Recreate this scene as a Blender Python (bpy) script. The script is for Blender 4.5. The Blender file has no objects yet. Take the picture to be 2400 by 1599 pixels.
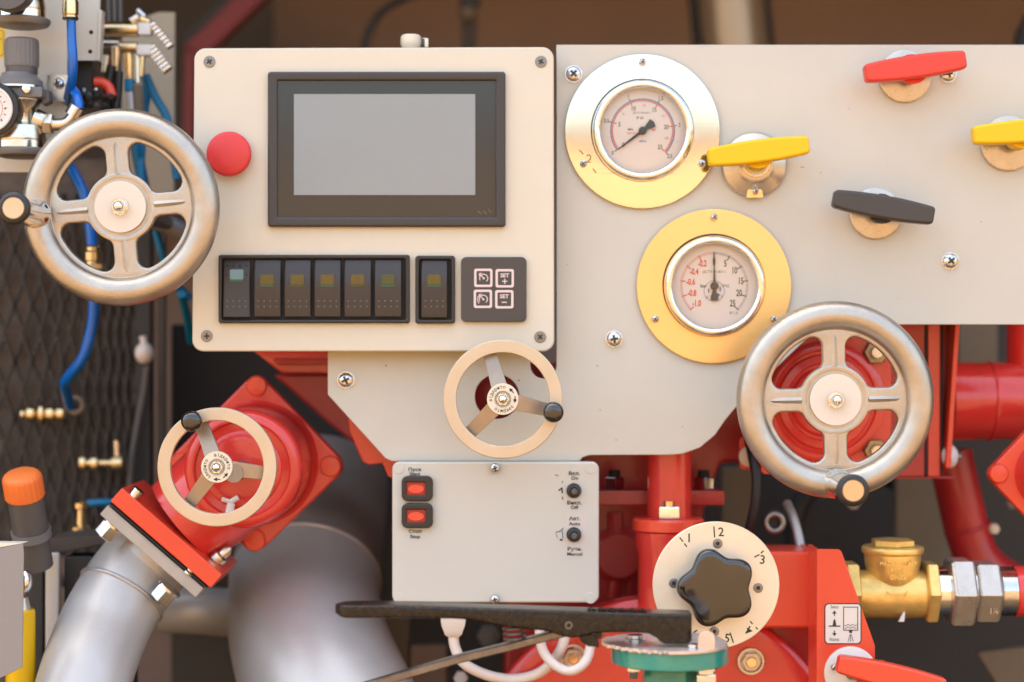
import bpy, bmesh, math, random
from mathutils import Vector, Matrix
from math import sin, cos, pi, radians, sqrt, atan2
random.seed(7)
SC = bpy.context.scene
COL = SC.collection

# ------------------------------------------------------------------ camera
D = 2.2                      # metres from the camera to the face of the mounting panel
S = 0.0005                   # one photograph pixel on the panel plane, in metres
CX, CY = 1200.0, 799.5
cam_d = bpy.data.cameras.new('camera')
cam = bpy.data.objects.new('camera', cam_d); COL.objects.link(cam)
cam.location = (0, -D, 0); cam.rotation_euler = (pi/2, 0, 0)
cam_d.sensor_width = 36; cam_d.lens = 36*D/(2400*S)
cam_d.clip_start = 0.05; cam_d.clip_end = 3000
cam_d.dof.use_dof = True; cam_d.dof.focus_distance = D-0.11; cam_d.dof.aperture_fstop = 1.95
cam_d.dof.aperture_blades = 9
SC.camera = cam

# ------------------------------------------------------------------ world, sun, exposure
SUN_EL, SUN_AZ = radians(60), radians(-28)       # sun stands behind the vehicle
w = bpy.data.worlds.new('World'); SC.world = w; w.use_nodes = True
nt = w.node_tree; nt.nodes.clear()
sky = nt.nodes.new('ShaderNodeTexSky'); sky.sky_type = 'NISHITA'; sky.sun_disc = False
sky.sun_elevation = SUN_EL; sky.sun_rotation = SUN_AZ
sky.air_density = 1.0; sky.dust_density = 8.0; sky.ozone_density = 0.3
bg = nt.nodes.new('ShaderNodeBackground'); bg.inputs[1].default_value = 0.15
wo = nt.nodes.new('ShaderNodeOutputWorld')
tint = nt.nodes.new('ShaderNodeMix'); tint.data_type = 'RGBA'; tint.blend_type = 'MULTIPLY'; tint.inputs['Factor'].default_value = 1
tint.inputs[7].default_value = (1, .965, .85, 1)          # thin warm haze over the whole sky
nt.links.new(sky.outputs[0], tint.inputs[6]); nt.links.new(tint.outputs[2], bg.inputs[0]); nt.links.new(bg.outputs[0], wo.inputs[0])
sl = bpy.data.lights.new('sun', 'SUN'); sl.energy = 2.0; sl.angle = radians(0.5); sl.color = (1.0, 0.93, 0.82)
sun = bpy.data.objects.new('sun', sl); COL.objects.link(sun)
sd = Vector((sin(-SUN_AZ)*-1*cos(SUN_EL), cos(SUN_AZ)*cos(SUN_EL), sin(SUN_EL)))   # towards the sun
sun.rotation_euler = sd.to_track_quat('Z', 'Y').to_euler()
SC.view_settings.view_transform = 'Standard'; SC.view_settings.look = 'None'
SC.view_settings.exposure = 2.72; SC.view_settings.gamma = 1
SC.render.engine = 'CYCLES'
SC.cycles.max_bounces = 8; SC.cycles.diffuse_bounces = 4; SC.cycles.glossy_bounces = 4
SC.cycles.transparent_max_bounces = 8; SC.cycles.caustics_reflective = False; SC.cycles.caustics_refractive = False

# ------------------------------------------------------------------ helpers
def P(px, py, d):
    k = S*(D+d)/D
    return Vector(((px-CX)*k, d, -(py-CY)*k))

def fillet(pts, r, n=6):
    """round the corners of a 2-D polygon; r a number or one number per corner"""
    out = []; N = len(pts)
    for i in range(N):
        a, b, c = Vector(pts[i-1]), Vector(pts[i]), Vector(pts[(i+1) % N])
        rr = r[i] if isinstance(r, (list, tuple)) else r
        u, v = (a-b), (c-b); lu, lv = u.length, v.length
        if rr <= 0 or lu < 1e-6 or lv < 1e-6: out.append(tuple(b)); continue
        u.normalize(); v.normalize()
        ang = u.angle(v)
        if ang > pi-0.02: out.append(tuple(b)); continue
        t = min(rr/math.tan(ang/2), lu*0.49, lv*0.49); rr = t*math.tan(ang/2)
        cen = b+(u+v).normalized()*(rr/sin(ang/2))
        p0, p1 = b+u*t-cen, b+v*t-cen
        a0 = atan2(p0.y, p0.x); a1 = atan2(p1.y, p1.x); da = (a1-a0+pi) % (2*pi)-pi
        for k in range(n+1):
            q = a0+da*k/n; out.append((cen.x+rr*cos(q), cen.y+rr*sin(q)))
    return out

def rrect(x0, y0, x1, y1, r, n=5): return fillet([(x0, y0), (x1, y0), (x1, y1), (x0, y1)], r, n)
def circ(x, y, r, n=48): return [(x+r*cos(2*pi*k/n), y+r*sin(2*pi*k/n)) for k in range(n)]
def arcp(x, y, r, a0, a1, n=16): return [(x+r*cos(radians(a0+(a1-a0)*k/n)), y+r*sin(radians(a0+(a1-a0)*k/n))) for k in range(n+1)]
def spline(pts, n=8):
    pts = [Vector(p) for p in pts]; out = []
    for i in range(len(pts)-1):
        p0 = pts[max(i-1, 0)]; p1 = pts[i]; p2 = pts[i+1]; p3 = pts[min(i+2, len(pts)-1)]
        for k in range(n):
            t = k/n
            out.append(0.5*((2*p1)+(p2-p0)*t+(2*p0-5*p1+4*p2-p3)*t*t+(3*p1-p0-3*p2+p3)*t**3))
    out.append(pts[-1]); return out

class G:
    """collects shapes in local pixels: x right, y up, z towards the camera"""
    def __init__(s): s.bm = bmesh.new()
    def faces(s, vs, fs):
        v = [s.bm.verts.new(p) for p in vs]
        for f in fs:
            try: s.bm.faces.new([v[i] for i in f])
            except ValueError: pass
        return s
    def prism(s, pts, z0, z1, M=None):
        n = len(pts); ar = sum(pts[i-1][0]*pts[i][1]-pts[i][0]*pts[i-1][1] for i in range(n))
        if ar < 0: pts = pts[::-1]
        vs = [Vector((x, y, z0)) for x, y in pts]+[Vector((x, y, z1)) for x, y in pts]
        if M: vs = [M @ v for v in vs]
        fs = [list(range(n))[::-1], list(range(n, 2*n))]+[[i, (i+1) % n, n+(i+1) % n, n+i] for i in range(n)]
        return s.faces(vs, fs)
    def box(s, x0, x1, y0, y1, z0, z1, M=None): return s.prism([(x0, y0), (x1, y0), (x1, y1), (x0, y1)], z0, z1, M)
    def loft(s, rings, caps=True, close=True):
        n = len(rings[0]); vs = [p for r in rings for p in r]; fs = []
        for i in range(len(rings)-1):
            for j in range(n if close else n-1):
                k = (j+1) % n
                fs.append([i*n+j, i*n+k, (i+1)*n+k, (i+1)*n+j])
        if caps: fs.append(list(range(n))[::-1]); fs.append(list(range((len(rings)-1)*n, len(rings)*n)))
        return s.faces(vs, fs)
    def lathe(s, prof, c=(0, 0, 0), ax=(0, 0, 1), seg=40, rf=None, up=None):
        """prof: (radius, height) list along the axis ax from the point c"""
        c = Vector(c); a = Vector(ax).normalized()
        ref = Vector(up) if up else (Vector((0, 1, 0)) if abs(a.y) < 0.9 else Vector((1, 0, 0)))
        u = ref.cross(a).normalized(); v = a.cross(u)
        R = []
        for r, h in prof:
            r = max(r, 0.001)
            R.append([c+a*h+(u*cos(2*pi*k/seg)+v*sin(2*pi*k/seg))*(r*(rf(k/seg) if rf else 1)) for k in range(seg)])
        return s.loft(R)
    def cyl(s, x, y, z0, z1, r, r2=None, seg=32): return s.lathe([(r, z0), (r2 if r2 is not None else r, z1)], (x, y, 0), seg=seg)
    def rod(s, a, b, r, r2=None, seg=20):
        a = Vector(a); b = Vector(b)
        return s.lathe([(r, 0), (r2 if r2 is not None else r, (b-a).length)], a, b-a, seg)
    def hexa(s, a, b, af, rot=0):
        a = Vector(a); b = Vector(b); L = (b-a).length; r = af/cos(pi/6)/2
        return s.lathe([(r*.93, 0), (r, L*.12), (r, L*.88), (r*.93, L)], a, b-a, 6)
    def tube(s, pts, r, seg=14, caps=True):
        pts = [Vector(p) for p in pts]; N = len(pts); R = []
        t0 = (pts[1]-pts[0]).normalized(); ref = Vector((0, 0, 1)) if abs(t0.z) < .9 else Vector((1, 0, 0))
        u = ref.cross(t0).normalized()
        for i, p in enumerate(pts):
            t = (pts[min(i+1, N-1)]-pts[max(i-1, 0)]).normalized()
            u = (u-t*u.dot(t)).normalized(); v = t.cross(u)
            rr = r[i] if isinstance(r, (list, tuple)) else r
            R.append([p+(u*cos(2*pi*k/seg)+v*sin(2*pi*k/seg))*rr for k in range(seg)])
        return s.loft(R, caps)
    def torus(s, c, R, r, seg=64, ms=16, ax=(0, 0, 1), sz=1.0):
        c = Vector(c); a = Vector(ax).normalized()
        ref = Vector((0, 1, 0)) if abs(a.y) < .9 else Vector((1, 0, 0)); u = ref.cross(a).normalized(); v = a.cross(u)
        rings = []
        for k in range(seg):
            q = 2*pi*k/seg; e = u*cos(q)+v*sin(q)
            rings.append([c+e*(R+r*cos(2*pi*m/ms))+a*(r*sz*sin(2*pi*m/ms)) for m in range(ms)])
        rings.append(rings[0]); n = ms; vs = [p for R_ in rings[:-1] for p in R_]; fs = []
        for i in range(seg):
            for j in range(n):
                i2 = (i+1) % seg; k = (j+1) % n
                fs.append([i*n+j, i2*n+j, i2*n+k, i*n+k])
        return s.faces(vs, fs)
    def ball(s, c, r, sc=(1, 1, 1), seg=24):
        M = Matrix.Translation(Vector(c)) @ Matrix.Diagonal((r*sc[0], r*sc[1], r*sc[2], 1))
        bmesh.ops.create_uvsphere(s.bm, u_segments=seg, v_segments=seg//2, radius=1, matrix=M); return s
    def mesh(s, me, M=None):
        o = len(s.bm.verts); s.bm.from_mesh(me); s.bm.verts.ensure_lookup_table()
        if M:
            for v in s.bm.verts[o:]: v.co = M @ v.co
        bpy.data.meshes.remove(me); return s
    def plate(s, outline, holes, z0, z1, bev=0):
        cu = bpy.data.curves.new('c', 'CURVE'); cu.dimensions = '2D'; cu.fill_mode = 'BOTH'
        for loop in [outline]+list(holes):
            sp = cu.splines.new('POLY'); sp.points.add(len(loop)-1); sp.use_cyclic_u = True
            for i, (x, y) in enumerate(loop): sp.points[i].co = (x, y, 0, 1)
        cu.extrude = (z1-z0)/2-bev
        if bev: cu.bevel_depth = bev; cu.bevel_resolution = 2; cu.offset = -bev
        ob = bpy.data.objects.new('c', cu); me = bpy.data.meshes.new_from_object(ob)
        bpy.data.objects.remove(ob); bpy.data.curves.remove(cu)
        s.mesh(me, Matrix.Translation((0, 0, (z0+z1)/2)))
        bmesh.ops.remove_doubles(s.bm, verts=s.bm.verts, dist=0.001); return s
    def text(s, body, cap, x, y, z, rot=0, sx=1.0, ext=0.25, M=None, bold=0, sp=1.0):
        cu = bpy.data.curves.new('t', 'FONT'); cu.body = body; cu.size = cap/0.72
        cu.align_x = 'CENTER'; cu.align_y = 'CENTER'; cu.extrude = ext; cu.resolution_u = 3
        cu.offset = bold*cap; cu.space_character = sp
        ob = bpy.data.objects.new('t', cu); me = bpy.data.meshes.new_from_object(ob)
        bpy.data.objects.remove(ob); bpy.data.curves.remove(cu)
        T = Matrix.Translation((x, y, z)) @ Matrix.Rotation(radians(rot), 4, 'Z') @ Matrix.Diagonal((sx, 1, 1, 1))
        if M: T = M @ T
        return s.mesh(me, T)
    def arctext(s, body, cap, cx, cy, z, r, a0, step, sx=1.0, bold=.012):
        for i, ch in enumerate(body):
            if ch == ' ': continue
            a = a0-step*i; s.text(ch, cap, cx+r*cos(radians(a)), cy+r*sin(radians(a)), z, a-90, sx, bold=bold)
        return s
    def line(s, x0, y0, x1, y1, w, z, th=.5):
        d = Vector((x1-x0, y1-y0)); d.normalize(); n = Vector((-d.y, d.x))*w/2
        return s.prism([(x0+n.x, y0+n.y), (x0-n.x, y0-n.y), (x1-n.x, y1-n.y), (x1+n.x, y1+n.y)], z, z+th)
    def ring2(s, x, y, r, w, z, a0=0, a1=360, th=.5, n=40):
        full = abs(a1-a0) >= 359.9
        o = arcp(x, y, r+w/2, a0, a1, n); i = arcp(x, y, r-w/2, a0, a1, n)
        for k in range(n): s.prism([o[k], o[k+1], i[k+1], i[k]], z, z+th)
        return s

INFO = {}
def tag(o, label, cat, group=None, kind=None):
    if label: o['label'] = label
    if cat: o['category'] = cat
    if group: o['group'] = group
    if kind: o['kind'] = kind

def finish(name, g, m, u, bevel=0, seg=2, angle=38, rm=None):
    bm = g.bm
    if rm: bmesh.ops.transform(bm, matrix=rm, verts=bm.verts)
    if bevel:
        bmesh.ops.recalc_face_normals(bm, faces=bm.faces)
        ed = [e for e in bm.edges if len(e.link_faces) == 2 and e.calc_face_angle(0) > radians(32)]
        bmesh.ops.bevel(bm, geom=ed, offset=bevel, segments=seg, affect='EDGES', clamp_overlap=True, profile=.5)
    bmesh.ops.recalc_face_normals(bm, faces=bm.faces)
    for v in bm.verts: x, y, z = v.co; v.co = (x*u, -z*u, y*u)
    bmesh.ops.recalc_face_normals(bm, faces=bm.faces)
    me = bpy.data.meshes.new(name); bm.to_mesh(me); bm.free()
    me.polygons.foreach_set('use_smooth', [True]*len(me.polygons))
    me.set_sharp_from_angle(angle=radians(angle))
    me.materials.append(m)
    return me

def thing(name, label, cat, px, py, d, rot=0, group=None):
    o = bpy.data.objects.new(name, None); COL.objects.link(o); o.empty_display_size = .02
    o.location = P(px, py, d); o.rotation_euler = (0, -radians(rot), 0)
    INFO[o.name] = (S*(D+d)/D, px, py, d)
    tag(o, label, cat, group); return o
def uof(t):
    while t.parent: t = t.parent
    return INFO[t.name][0]
def harden(o):
    w_ = o.modifiers.new('weighted_normals', 'WEIGHTED_NORMAL'); w_.keep_sharp = True; w_.weight = 100
def part(t, name, g, m, bevel=0, seg=2, label=None, kind=None, angle=38, rm=None):
    me = finish(name, g, m, uof(t), bevel, seg, angle, rm)
    o = bpy.data.objects.new(name, me); COL.objects.link(o); o.parent = t
    if label: o['label'] = label
    if kind: o['kind'] = kind
    harden(o); return o
def solo(name, label, cat, px, py, d, g, m, bevel=0, seg=2, rot=0, group=None, kind=None, angle=38):
    me = finish(name, g, m, S*(D+d)/D, bevel, seg, angle)
    o = bpy.data.objects.new(name, me); COL.objects.link(o)
    o.location = P(px, py, d); o.rotation_euler = (0, -radians(rot), 0)
    INFO[o.name] = (S*(D+d)/D, px, py, d)
    tag(o, label, cat, group, kind); harden(o); return o
def copies(t, name, src, spots, label=None):
    """more of one part: copies that share mesh data, moved by (dx, dy, dz, rot) local pixels"""
    u = uof(t); out = []
    for sp in spots:
        c = src.copy(); c.parent = src.parent; COL.objects.link(c)
        dx, dy, dz = sp[0], sp[1], sp[2] if len(sp) > 2 else 0
        c.location = (dx*u, -dz*u, dy*u)
        if len(sp) > 3: c.rotation_euler = (0, -radians(sp[3]), 0)
        for ch in src.children:
            q = ch.copy(); COL.objects.link(q); q.parent = c
        out.append(c)
    return out
def copy_tree(o, parent=None):
    c = o.copy(); COL.objects.link(c)
    if parent: c.parent = parent
    for ch in o.children: copy_tree(ch, c)
    return c
def Lp(px0, py0, d0, px, py, d):
    """local pixels, in the frame of a thing at (px0,py0,d0), of the point seen at (px,py) at depth d"""
    q = (P(px, py, d)-P(px0, py0, d0))/(S*(D+d0)/D)
    return Vector((q.x, q.z, -q.y))

# ------------------------------------------------------------------ materials
def mat(name, col, metal=0, rough=.5, coat=0, var=0, vscale=30, col2=None, bump=0, bscale=300, brush=None,
        spec=.5, speck=0, bdist=.0006):
    m = bpy.data.materials.new(name); m.use_nodes = True; n = m.node_tree; N = n.nodes; Lk = n.links.new
    b = N['Principled BSDF']
    b.inputs['Base Color'].default_value = (*col, 1); b.inputs['Metallic'].default_value = metal
    b.inputs['Roughness'].default_value = rough; b.inputs['Coat Weight'].default_value = coat
    b.inputs['Coat Roughness'].default_value = .08
    b.inputs['Specular IOR Level'].default_value = spec
    tc = N.new('ShaderNodeTexCoord')
    cur = None
    if var:
        no = N.new('ShaderNodeTexNoise'); no.inputs['Scale'].default_value = vscale; no.inputs['Detail'].default_value = 6
        no.inputs['Roughness'].default_value = .62
        Lk(tc.outputs['Object'], no.inputs['Vector'])
        cr = N.new('ShaderNodeValToRGB'); cr.color_ramp.elements[0].position = .33; cr.color_ramp.elements[1].position = .67
        c2 = col2 or tuple(c*(1-var) for c in col)
        cr.color_ramp.elements[0].color = (*c2, 1); cr.color_ramp.elements[1].color = (*col, 1)
        Lk(no.outputs['Fac'], cr.inputs['Fac']); cur = cr.outputs['Color']
        rr = N.new('ShaderNodeMapRange'); rr.inputs['To Min'].default_value = max(rough*.8, .02); rr.inputs['To Max'].default_value = min(rough*1.25, 1)
        Lk(no.outputs['Fac'], rr.inputs['Value']); Lk(rr.outputs[0], b.inputs['Roughness'])
    if speck:
        ns = N.new('ShaderNodeTexNoise'); ns.inputs['Scale'].default_value = 420; ns.inputs['Detail'].default_value = 3
        Lk(tc.outputs['Object'], ns.inputs['Vector'])
        r2 = N.new('ShaderNodeValToRGB'); r2.color_ramp.elements[0].position = .60 if speck > .2 else .735; r2.color_ramp.elements[1].position = .70 if speck > .2 else .76
        mx = N.new('ShaderNodeMix'); mx.data_type = 'RGBA'
        Lk(ns.outputs['Fac'], r2.inputs['Fac'])
        mu = N.new('ShaderNodeMath'); mu.operation = 'MULTIPLY'; mu.inputs[1].default_value = speck
        Lk(r2.outputs['Color'], mu.inputs[0]); Lk(mu.outputs[0], mx.inputs['Factor'])
        if cur: Lk(cur, mx.inputs[6])
        else: mx.inputs[6].default_value = (*col, 1)
        mx.inputs[7].default_value = (.35, .27, .2, 1); cur = mx.outputs[2]
    if cur: Lk(cur, b.inputs['Base Color'])
    nrm = None
    if bump:
        nb = N.new('ShaderNodeTexNoise'); nb.inputs['Scale'].default_value = bscale; nb.inputs['Detail'].default_value = 4
        Lk(tc.outputs['Object'], nb.inputs['Vector'])
        bu = N.new('ShaderNodeBump'); bu.inputs['Strength'].default_value = bump; bu.inputs['Distance'].default_value = bdist
        Lk(nb.outputs['Fac'], bu.inputs['Height']); nrm = bu.outputs[0]
    if brush:
        mp = N.new('ShaderNodeMapping'); mp.inputs['Scale'].default_value = brush[:3]
        Lk(tc.outputs['Object'], mp.inputs['Vector'])
        nb = N.new('ShaderNodeTexNoise'); nb.inputs['Scale'].default_value = 1; nb.inputs['Detail'].default_value = 5
        Lk(mp.outputs[0], nb.inputs['Vector'])
        bu = N.new('ShaderNodeBump'); bu.inputs['Strength'].default_value = brush[3]; bu.inputs['Distance'].default_value = .0002
        Lk(nb.outputs['Fac'], bu.inputs['Height'])
        if nrm: Lk(nrm, bu.inputs['Normal'])
        nrm = bu.outputs[0]
    if nrm: Lk(nrm, b.inputs['Normal']); Lk(nrm, b.inputs['Coat Normal'])
    return m

M_panel = mat('panel_paint', (.625, .612, .550), rough=.42, var=.06, vscale=6, speck=.12, bump=.12, bscale=900, coat=.15)
M_box = mat('brushed_aluminium', (.70, .66, .56), metal=.15, rough=.42, var=.04, vscale=9, brush=(12, 12, 900, .25))
M_boxside = mat('box_side', (.55, .52, .50), metal=.6, rough=.4)
M_gasket = mat('gasket_black', (.012, .012, .012), rough=.7)
M_bezel = mat('bezel_plastic', (.045, .040, .040), rough=.32, bump=.1, bscale=900)
M_dglass = mat('display_border_glass', (.028, .030, .033), rough=.14, coat=.3)
M_screen = mat('display_screen', (.30, .335, .355), rough=.18, var=.05, vscale=12)
M_black = mat('black_plastic', (.022, .020, .020), rough=.35, bump=.1, bscale=700)
M_rocker = mat('rocker_plastic', (.040, .034, .033), rough=.33, bump=.15, bscale=900)
M_amber = mat('amber_lens', (.11, .065, .012), rough=.18, coat=.5, var=.5, vscale=160, col2=(.05, .07, .01))
M_olive = mat('olive_lens', (.06, .06, .015), rough=.18, coat=.5, var=.5, vscale=160, col2=(.02, .06, .02))
M_blueg = mat('green_lens', (.11, .27, .33), rough=.15, coat=.5)
M_green = mat('dark_green_lens', (.0, .10, .05), rough=.2, coat=.5)
M_dot = mat('grey_dot', (.16, .15, .15), rough=.5)
M_keypad = mat('keypad_rubber', (.066, .056, .052), rough=.5, bump=.2, bscale=1200)
M_keyfr = mat('key_frame_print', (.74, .62, .62), rough=.5)
M_redbtn = mat('red_button_plastic', (.72, .045, .045), rough=.38, bump=.06)
M_redh = mat('red_handle_plastic', (.74, .055, .035), rough=.40, bump=.12, bscale=1200)
M_yelh = mat('yellow_handle_plastic', (.86, .55, .0), rough=.38, bump=.12, bscale=1200)
M_blkh = mat('black_handle_plastic', (.052, .046, .044), rough=.42, bump=.2, bscale=1200)
M_ring = mat('polished_ring', (.88, .82, .70), metal=1, rough=.055, brush=(3, 3, 900, .02))
M_gold = mat('gold_ring', (.93, .60, .24), metal=1, rough=.34, var=.06, vscale=12, brush=(20, 20, 900, .12))
M_chrome = mat('chrome', (.82, .81, .80), metal=1, rough=.12)
M_steel = mat('satin_steel', (.64, .57, .49), metal=.75, rough=.28, var=.15, vscale=60, bump=.08)
M_zinc = mat('zinc_screw', (.78, .78, .80), metal=1, rough=.16, var=.25, vscale=400)
M_dscrew = mat('dark_screw', (.26, .24, .23), metal=.8, rough=.35)
M_slot = mat('screw_recess', (.03, .035, .035), metal=.3, rough=.5)
M_cast = mat('cast_aluminium', (.54, .48, .41), metal=.85, rough=.36, var=.16, vscale=40, bump=.55, bscale=520)
M_hub = mat('hub_cap_paint', (.80, .72, .62), rough=.4)
M_flat = mat('flat_wheel_aluminium', (.66, .55, .41), metal=.55, rough=.42, var=.10, vscale=25, bump=.1, bscale=500)
M_spoke = mat('spoke_aluminium', (.42, .34, .27), metal=.75, rough=.38, var=.15, vscale=40, bump=.1)
M_joint = mat('grey_flange_paint', (.50, .46, .42), rough=.45, var=.15, vscale=20, bump=.2)
M_label = mat('hub_label', (.82, .74, .60), rough=.4)
M_print = mat('black_print', (.015, .025, .018), rough=.6)
M_pgrey = mat('grey_print', (.14, .13, .11), rough=.6)
M_pgreen = mat('engraved_green', (.02, .06, .035), rough=.6)
M_pred = mat('red_print', (.74, .05, .03), rough=.6)
M_pblue = mat('blue_print', (.05, .13, .36), rough=.6)
M_dial = mat('dial_paper', (.84, .77, .72), rough=.6)
M_white = mat('white_plastic', (.80, .78, .75), rough=.4)
M_boxgrey = mat('grey_enclosure', (.62, .612, .565), rough=.45, var=.03, vscale=8, bump=.12, bscale=1200)
M_redlens = mat('red_lens', (.82, .07, .035), rough=.22, coat=.5)
M_redlens2 = mat('red_lens_dark', (.45, .03, .03), rough=.3)
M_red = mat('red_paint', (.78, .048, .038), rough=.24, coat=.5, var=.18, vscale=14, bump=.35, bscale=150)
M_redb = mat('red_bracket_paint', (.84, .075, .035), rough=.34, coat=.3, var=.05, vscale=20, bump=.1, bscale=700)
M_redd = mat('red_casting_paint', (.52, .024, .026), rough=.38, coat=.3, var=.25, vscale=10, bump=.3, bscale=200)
M_silver = mat('silver_pipe_paint', (.56, .55, .54), metal=.3, rough=.38, var=.12, vscale=12, bump=.35, bscale=260)
M_weld = mat('weld_bead', (.50, .47, .46), metal=.5, rough=.35, bump=.8, bscale=300)
M_brass = mat('cast_brass', (.98, .68, .22), metal=.6, rough=.34, var=.28, vscale=40, bump=.5, bscale=500)
M_brass2 = mat('turned_brass', (.78, .60, .34), metal=1, rough=.25)
M_nickel = mat('nickel', (.72, .66, .56), metal=1, rough=.24, var=.15, vscale=80)
M_iron = mat('black_cast_iron', (.026, .017, .010), metal=0, rough=.22, coat=.15, spec=.3, var=.8, vscale=150, col2=(.002, .002, .002), bump=.9, bscale=340, speck=.2, bdist=.0010)
M_bar = mat('trigger_bar_steel', (.24, .215, .20), metal=.8, rough=.30, var=.35, vscale=60, bump=.3, speck=.3)
M_teal = mat('teal_paint', (.0, .26, .22), rough=.28, coat=.5, var=1, vscale=38, col2=(.05, .30, .22), bump=.35, bscale=140)
M_plate = mat('notched_plate_steel', (.80, .70, .66), metal=.7, rough=.36, var=.2, vscale=30, brush=(30, 600, 30, .3))
M_dialp = mat('selector_plate', (.90, .80, .64), metal=.5, rough=.42, var=.07, vscale=22, brush=(400, 30, 30, .2), bump=.1)
M_knob = mat('star_knob_bakelite', (.026, .018, .012), rough=.14, coat=1, var=.5, vscale=14, col2=(.012, .011, .012))  # brown mottling in the base colour stands in for a reflection
M_olivebolt = mat('olive_zinc_bolt', (.40, .31, .18), metal=.9, rough=.3, var=.3, vscale=150)
M_blue = mat('blue_hose', (.0, .14, .62), rough=.3, coat=.3)
M_blued = mat('blue_tube', (.0, .17, .36), rough=.4)
M_cable = mat('white_cable', (.80, .74, .70), rough=.42)
M_rubber = mat('black_rubber', (.014, .014, .016), rough=.5)
M_greyp = mat('grey_plastic', (.18, .175, .175), rough=.45, bump=.1)
M_greyd = mat('dark_grey_plastic', (.10, .095, .095), rough=.45)
M_olived = mat('olive_grey_plate', (.40, .34, .25), rough=.6)
M_orange = mat('orange_cap_plastic', (.88, .20, .04), rough=.5)
M_yellow = mat('yellow_tube', (.80, .50, .0), rough=.35)
M_sheet = mat('grey_sheet', (.28, .28, .30), metal=.3, rough=.4, bump=.1)
M_wall = mat('brown_rear_wall', (.36, .235, .175), rough=.7, var=.15, vscale=3)
M_walld = mat('compartment_lining', (.07, .055, .045), rough=.8)
M_core = mat('radiator_core', (.16, .125, .10), rough=.7, var=.6, vscale=30)
M_mesh = mat('radiator_mesh_paint', (.022, .018, .017), rough=.5)
M_beam = mat('dull_red_beam', (.22, .02, .02), rough=.5)
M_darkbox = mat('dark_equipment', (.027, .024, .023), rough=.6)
M_tan = mat('tan_board', (.20, .15, .10), rough=.7, var=.2, vscale=8)
M_sticky = mat('yellow_sticker', (.82, .58, .02), rough=.5)
M_paperbox = mat('pale_label', (.64, .60, .57), rough=.4)
M_pipeshade = mat('pipe_shade_colour', (.30, .26, .24), metal=.2, rough=.45, var=.3, vscale=9)  # shade on the wide pipe's upper length, put into a darker colour
M_paper = mat('white_sticker', (.80, .76, .72), rough=.4)
M_tanpipe = mat('warm_steel_pipe', (.50, .38, .26), metal=.4, rough=.3)
M_endcap = mat('brushed_end_cap', (.66, .52, .38), metal=1, rough=.3, brush=(900, 900, 40, .4))
M_darkband = mat('reflected_dark_band', (.05, .03, .018), rough=.95, var=.4, vscale=1.5)
M_ground = mat('dry_ochre_ground', (.158, .093, .036), rough=.95, var=.35, vscale=.6)

def glass_mat():
    m = bpy.data.materials.new('gauge_glass'); m.use_nodes = True; n = m.node_tree; n.nodes.clear()
    o = n.nodes.new('ShaderNodeOutputMaterial'); mx = n.nodes.new('ShaderNodeMixShader')
    t = n.nodes.new('ShaderNodeBsdfTransparent'); t.inputs[0].default_value = (.97, .96, .95, 1)
    g = n.nodes.new('ShaderNodeBsdfGlossy'); g.inputs['Roughness'].default_value = .03
    mx.inputs[0].default_value = .045
    n.links.new(t.outputs[0], mx.inputs[1]); n.links.new(g.outputs[0], mx.inputs[2])
    n.links.new(mx.outputs[0], o.inputs[0]); return m
M_glass = glass_mat()

# ------------------------------------------------------------------ setting: ground, compartment
def build_setting():
    bm = bmesh.new(); xs = [-400, -120, -40, -12, -4, 0, 4, 12, 40, 120, 400]
    ys = [400, 100, 30, 8, 0, -6, -14, -22, -26, -30, -33, -36, -39, -42, -42.3, -60, -400]
    def hz(y):                                            # level ground, then an unseen low bank shaped for the gold reflections
        if y > -22: return -1.25
        t = min((-22-y)/20, 1); return -1.25+5.75*(t*t*(3-2*t))+(.55 if y < -42.1 else 0)
    V = [[bm.verts.new((x, y, hz(y))) for x in xs] for y in ys]
    for i in range(len(ys)-1):
        for j in range(len(xs)-1): bm.faces.new([V[i][j], V[i+1][j], V[i+1][j+1], V[i][j+1]])
    me = bpy.data.meshes.new('ground'); bm.to_mesh(me); bm.free(); me.materials.append(M_ground); me.materials.append(M_darkband)
    for p in me.polygons:
        if -43 < p.center.y < -42: p.material_index = 1          # unseen dark edge added along the bank top, to reflect as a brown band
    o = bpy.data.objects.new('ground', me); COL.objects.link(o); o['kind'] = 'structure'
    def slab(name, x0, x1, y0, y1, z0, z1, m):
        bm = bmesh.new(); M = Matrix.Translation(((x0+x1)/2, (y0+y1)/2, (z0+z1)/2)) @ Matrix.Diagonal((x1-x0, y1-y0, z1-z0, 1))
        bmesh.ops.create_cube(bm, size=1, matrix=M); me = bpy.data.meshes.new(name); bm.to_mesh(me); bm.free()
        me.materials.append(m); o = bpy.data.objects.new(name, me); COL.objects.link(o); o['kind'] = 'structure'
    slab('rear_wall', -1.9, 1.9, 1.7, 1.73, -0.9, 1.1, M_wall)
    slab('compartment_ceiling', -1.9, 1.9, -0.12, 1.73, 1.104, 1.15, M_walld)
    slab('compartment_floor', -1.9, 1.9, -0.12, 1.73, -0.96, -0.904, M_walld)
    slab('compartment_side', -1.95, -1.904, -0.12, 1.73, -0.96, 1.15, M_walld)
    slab('compartment_side', 1.904, 1.95, -0.12, 1.73, -0.96, 1.15, M_walld)
build_setting()
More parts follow.
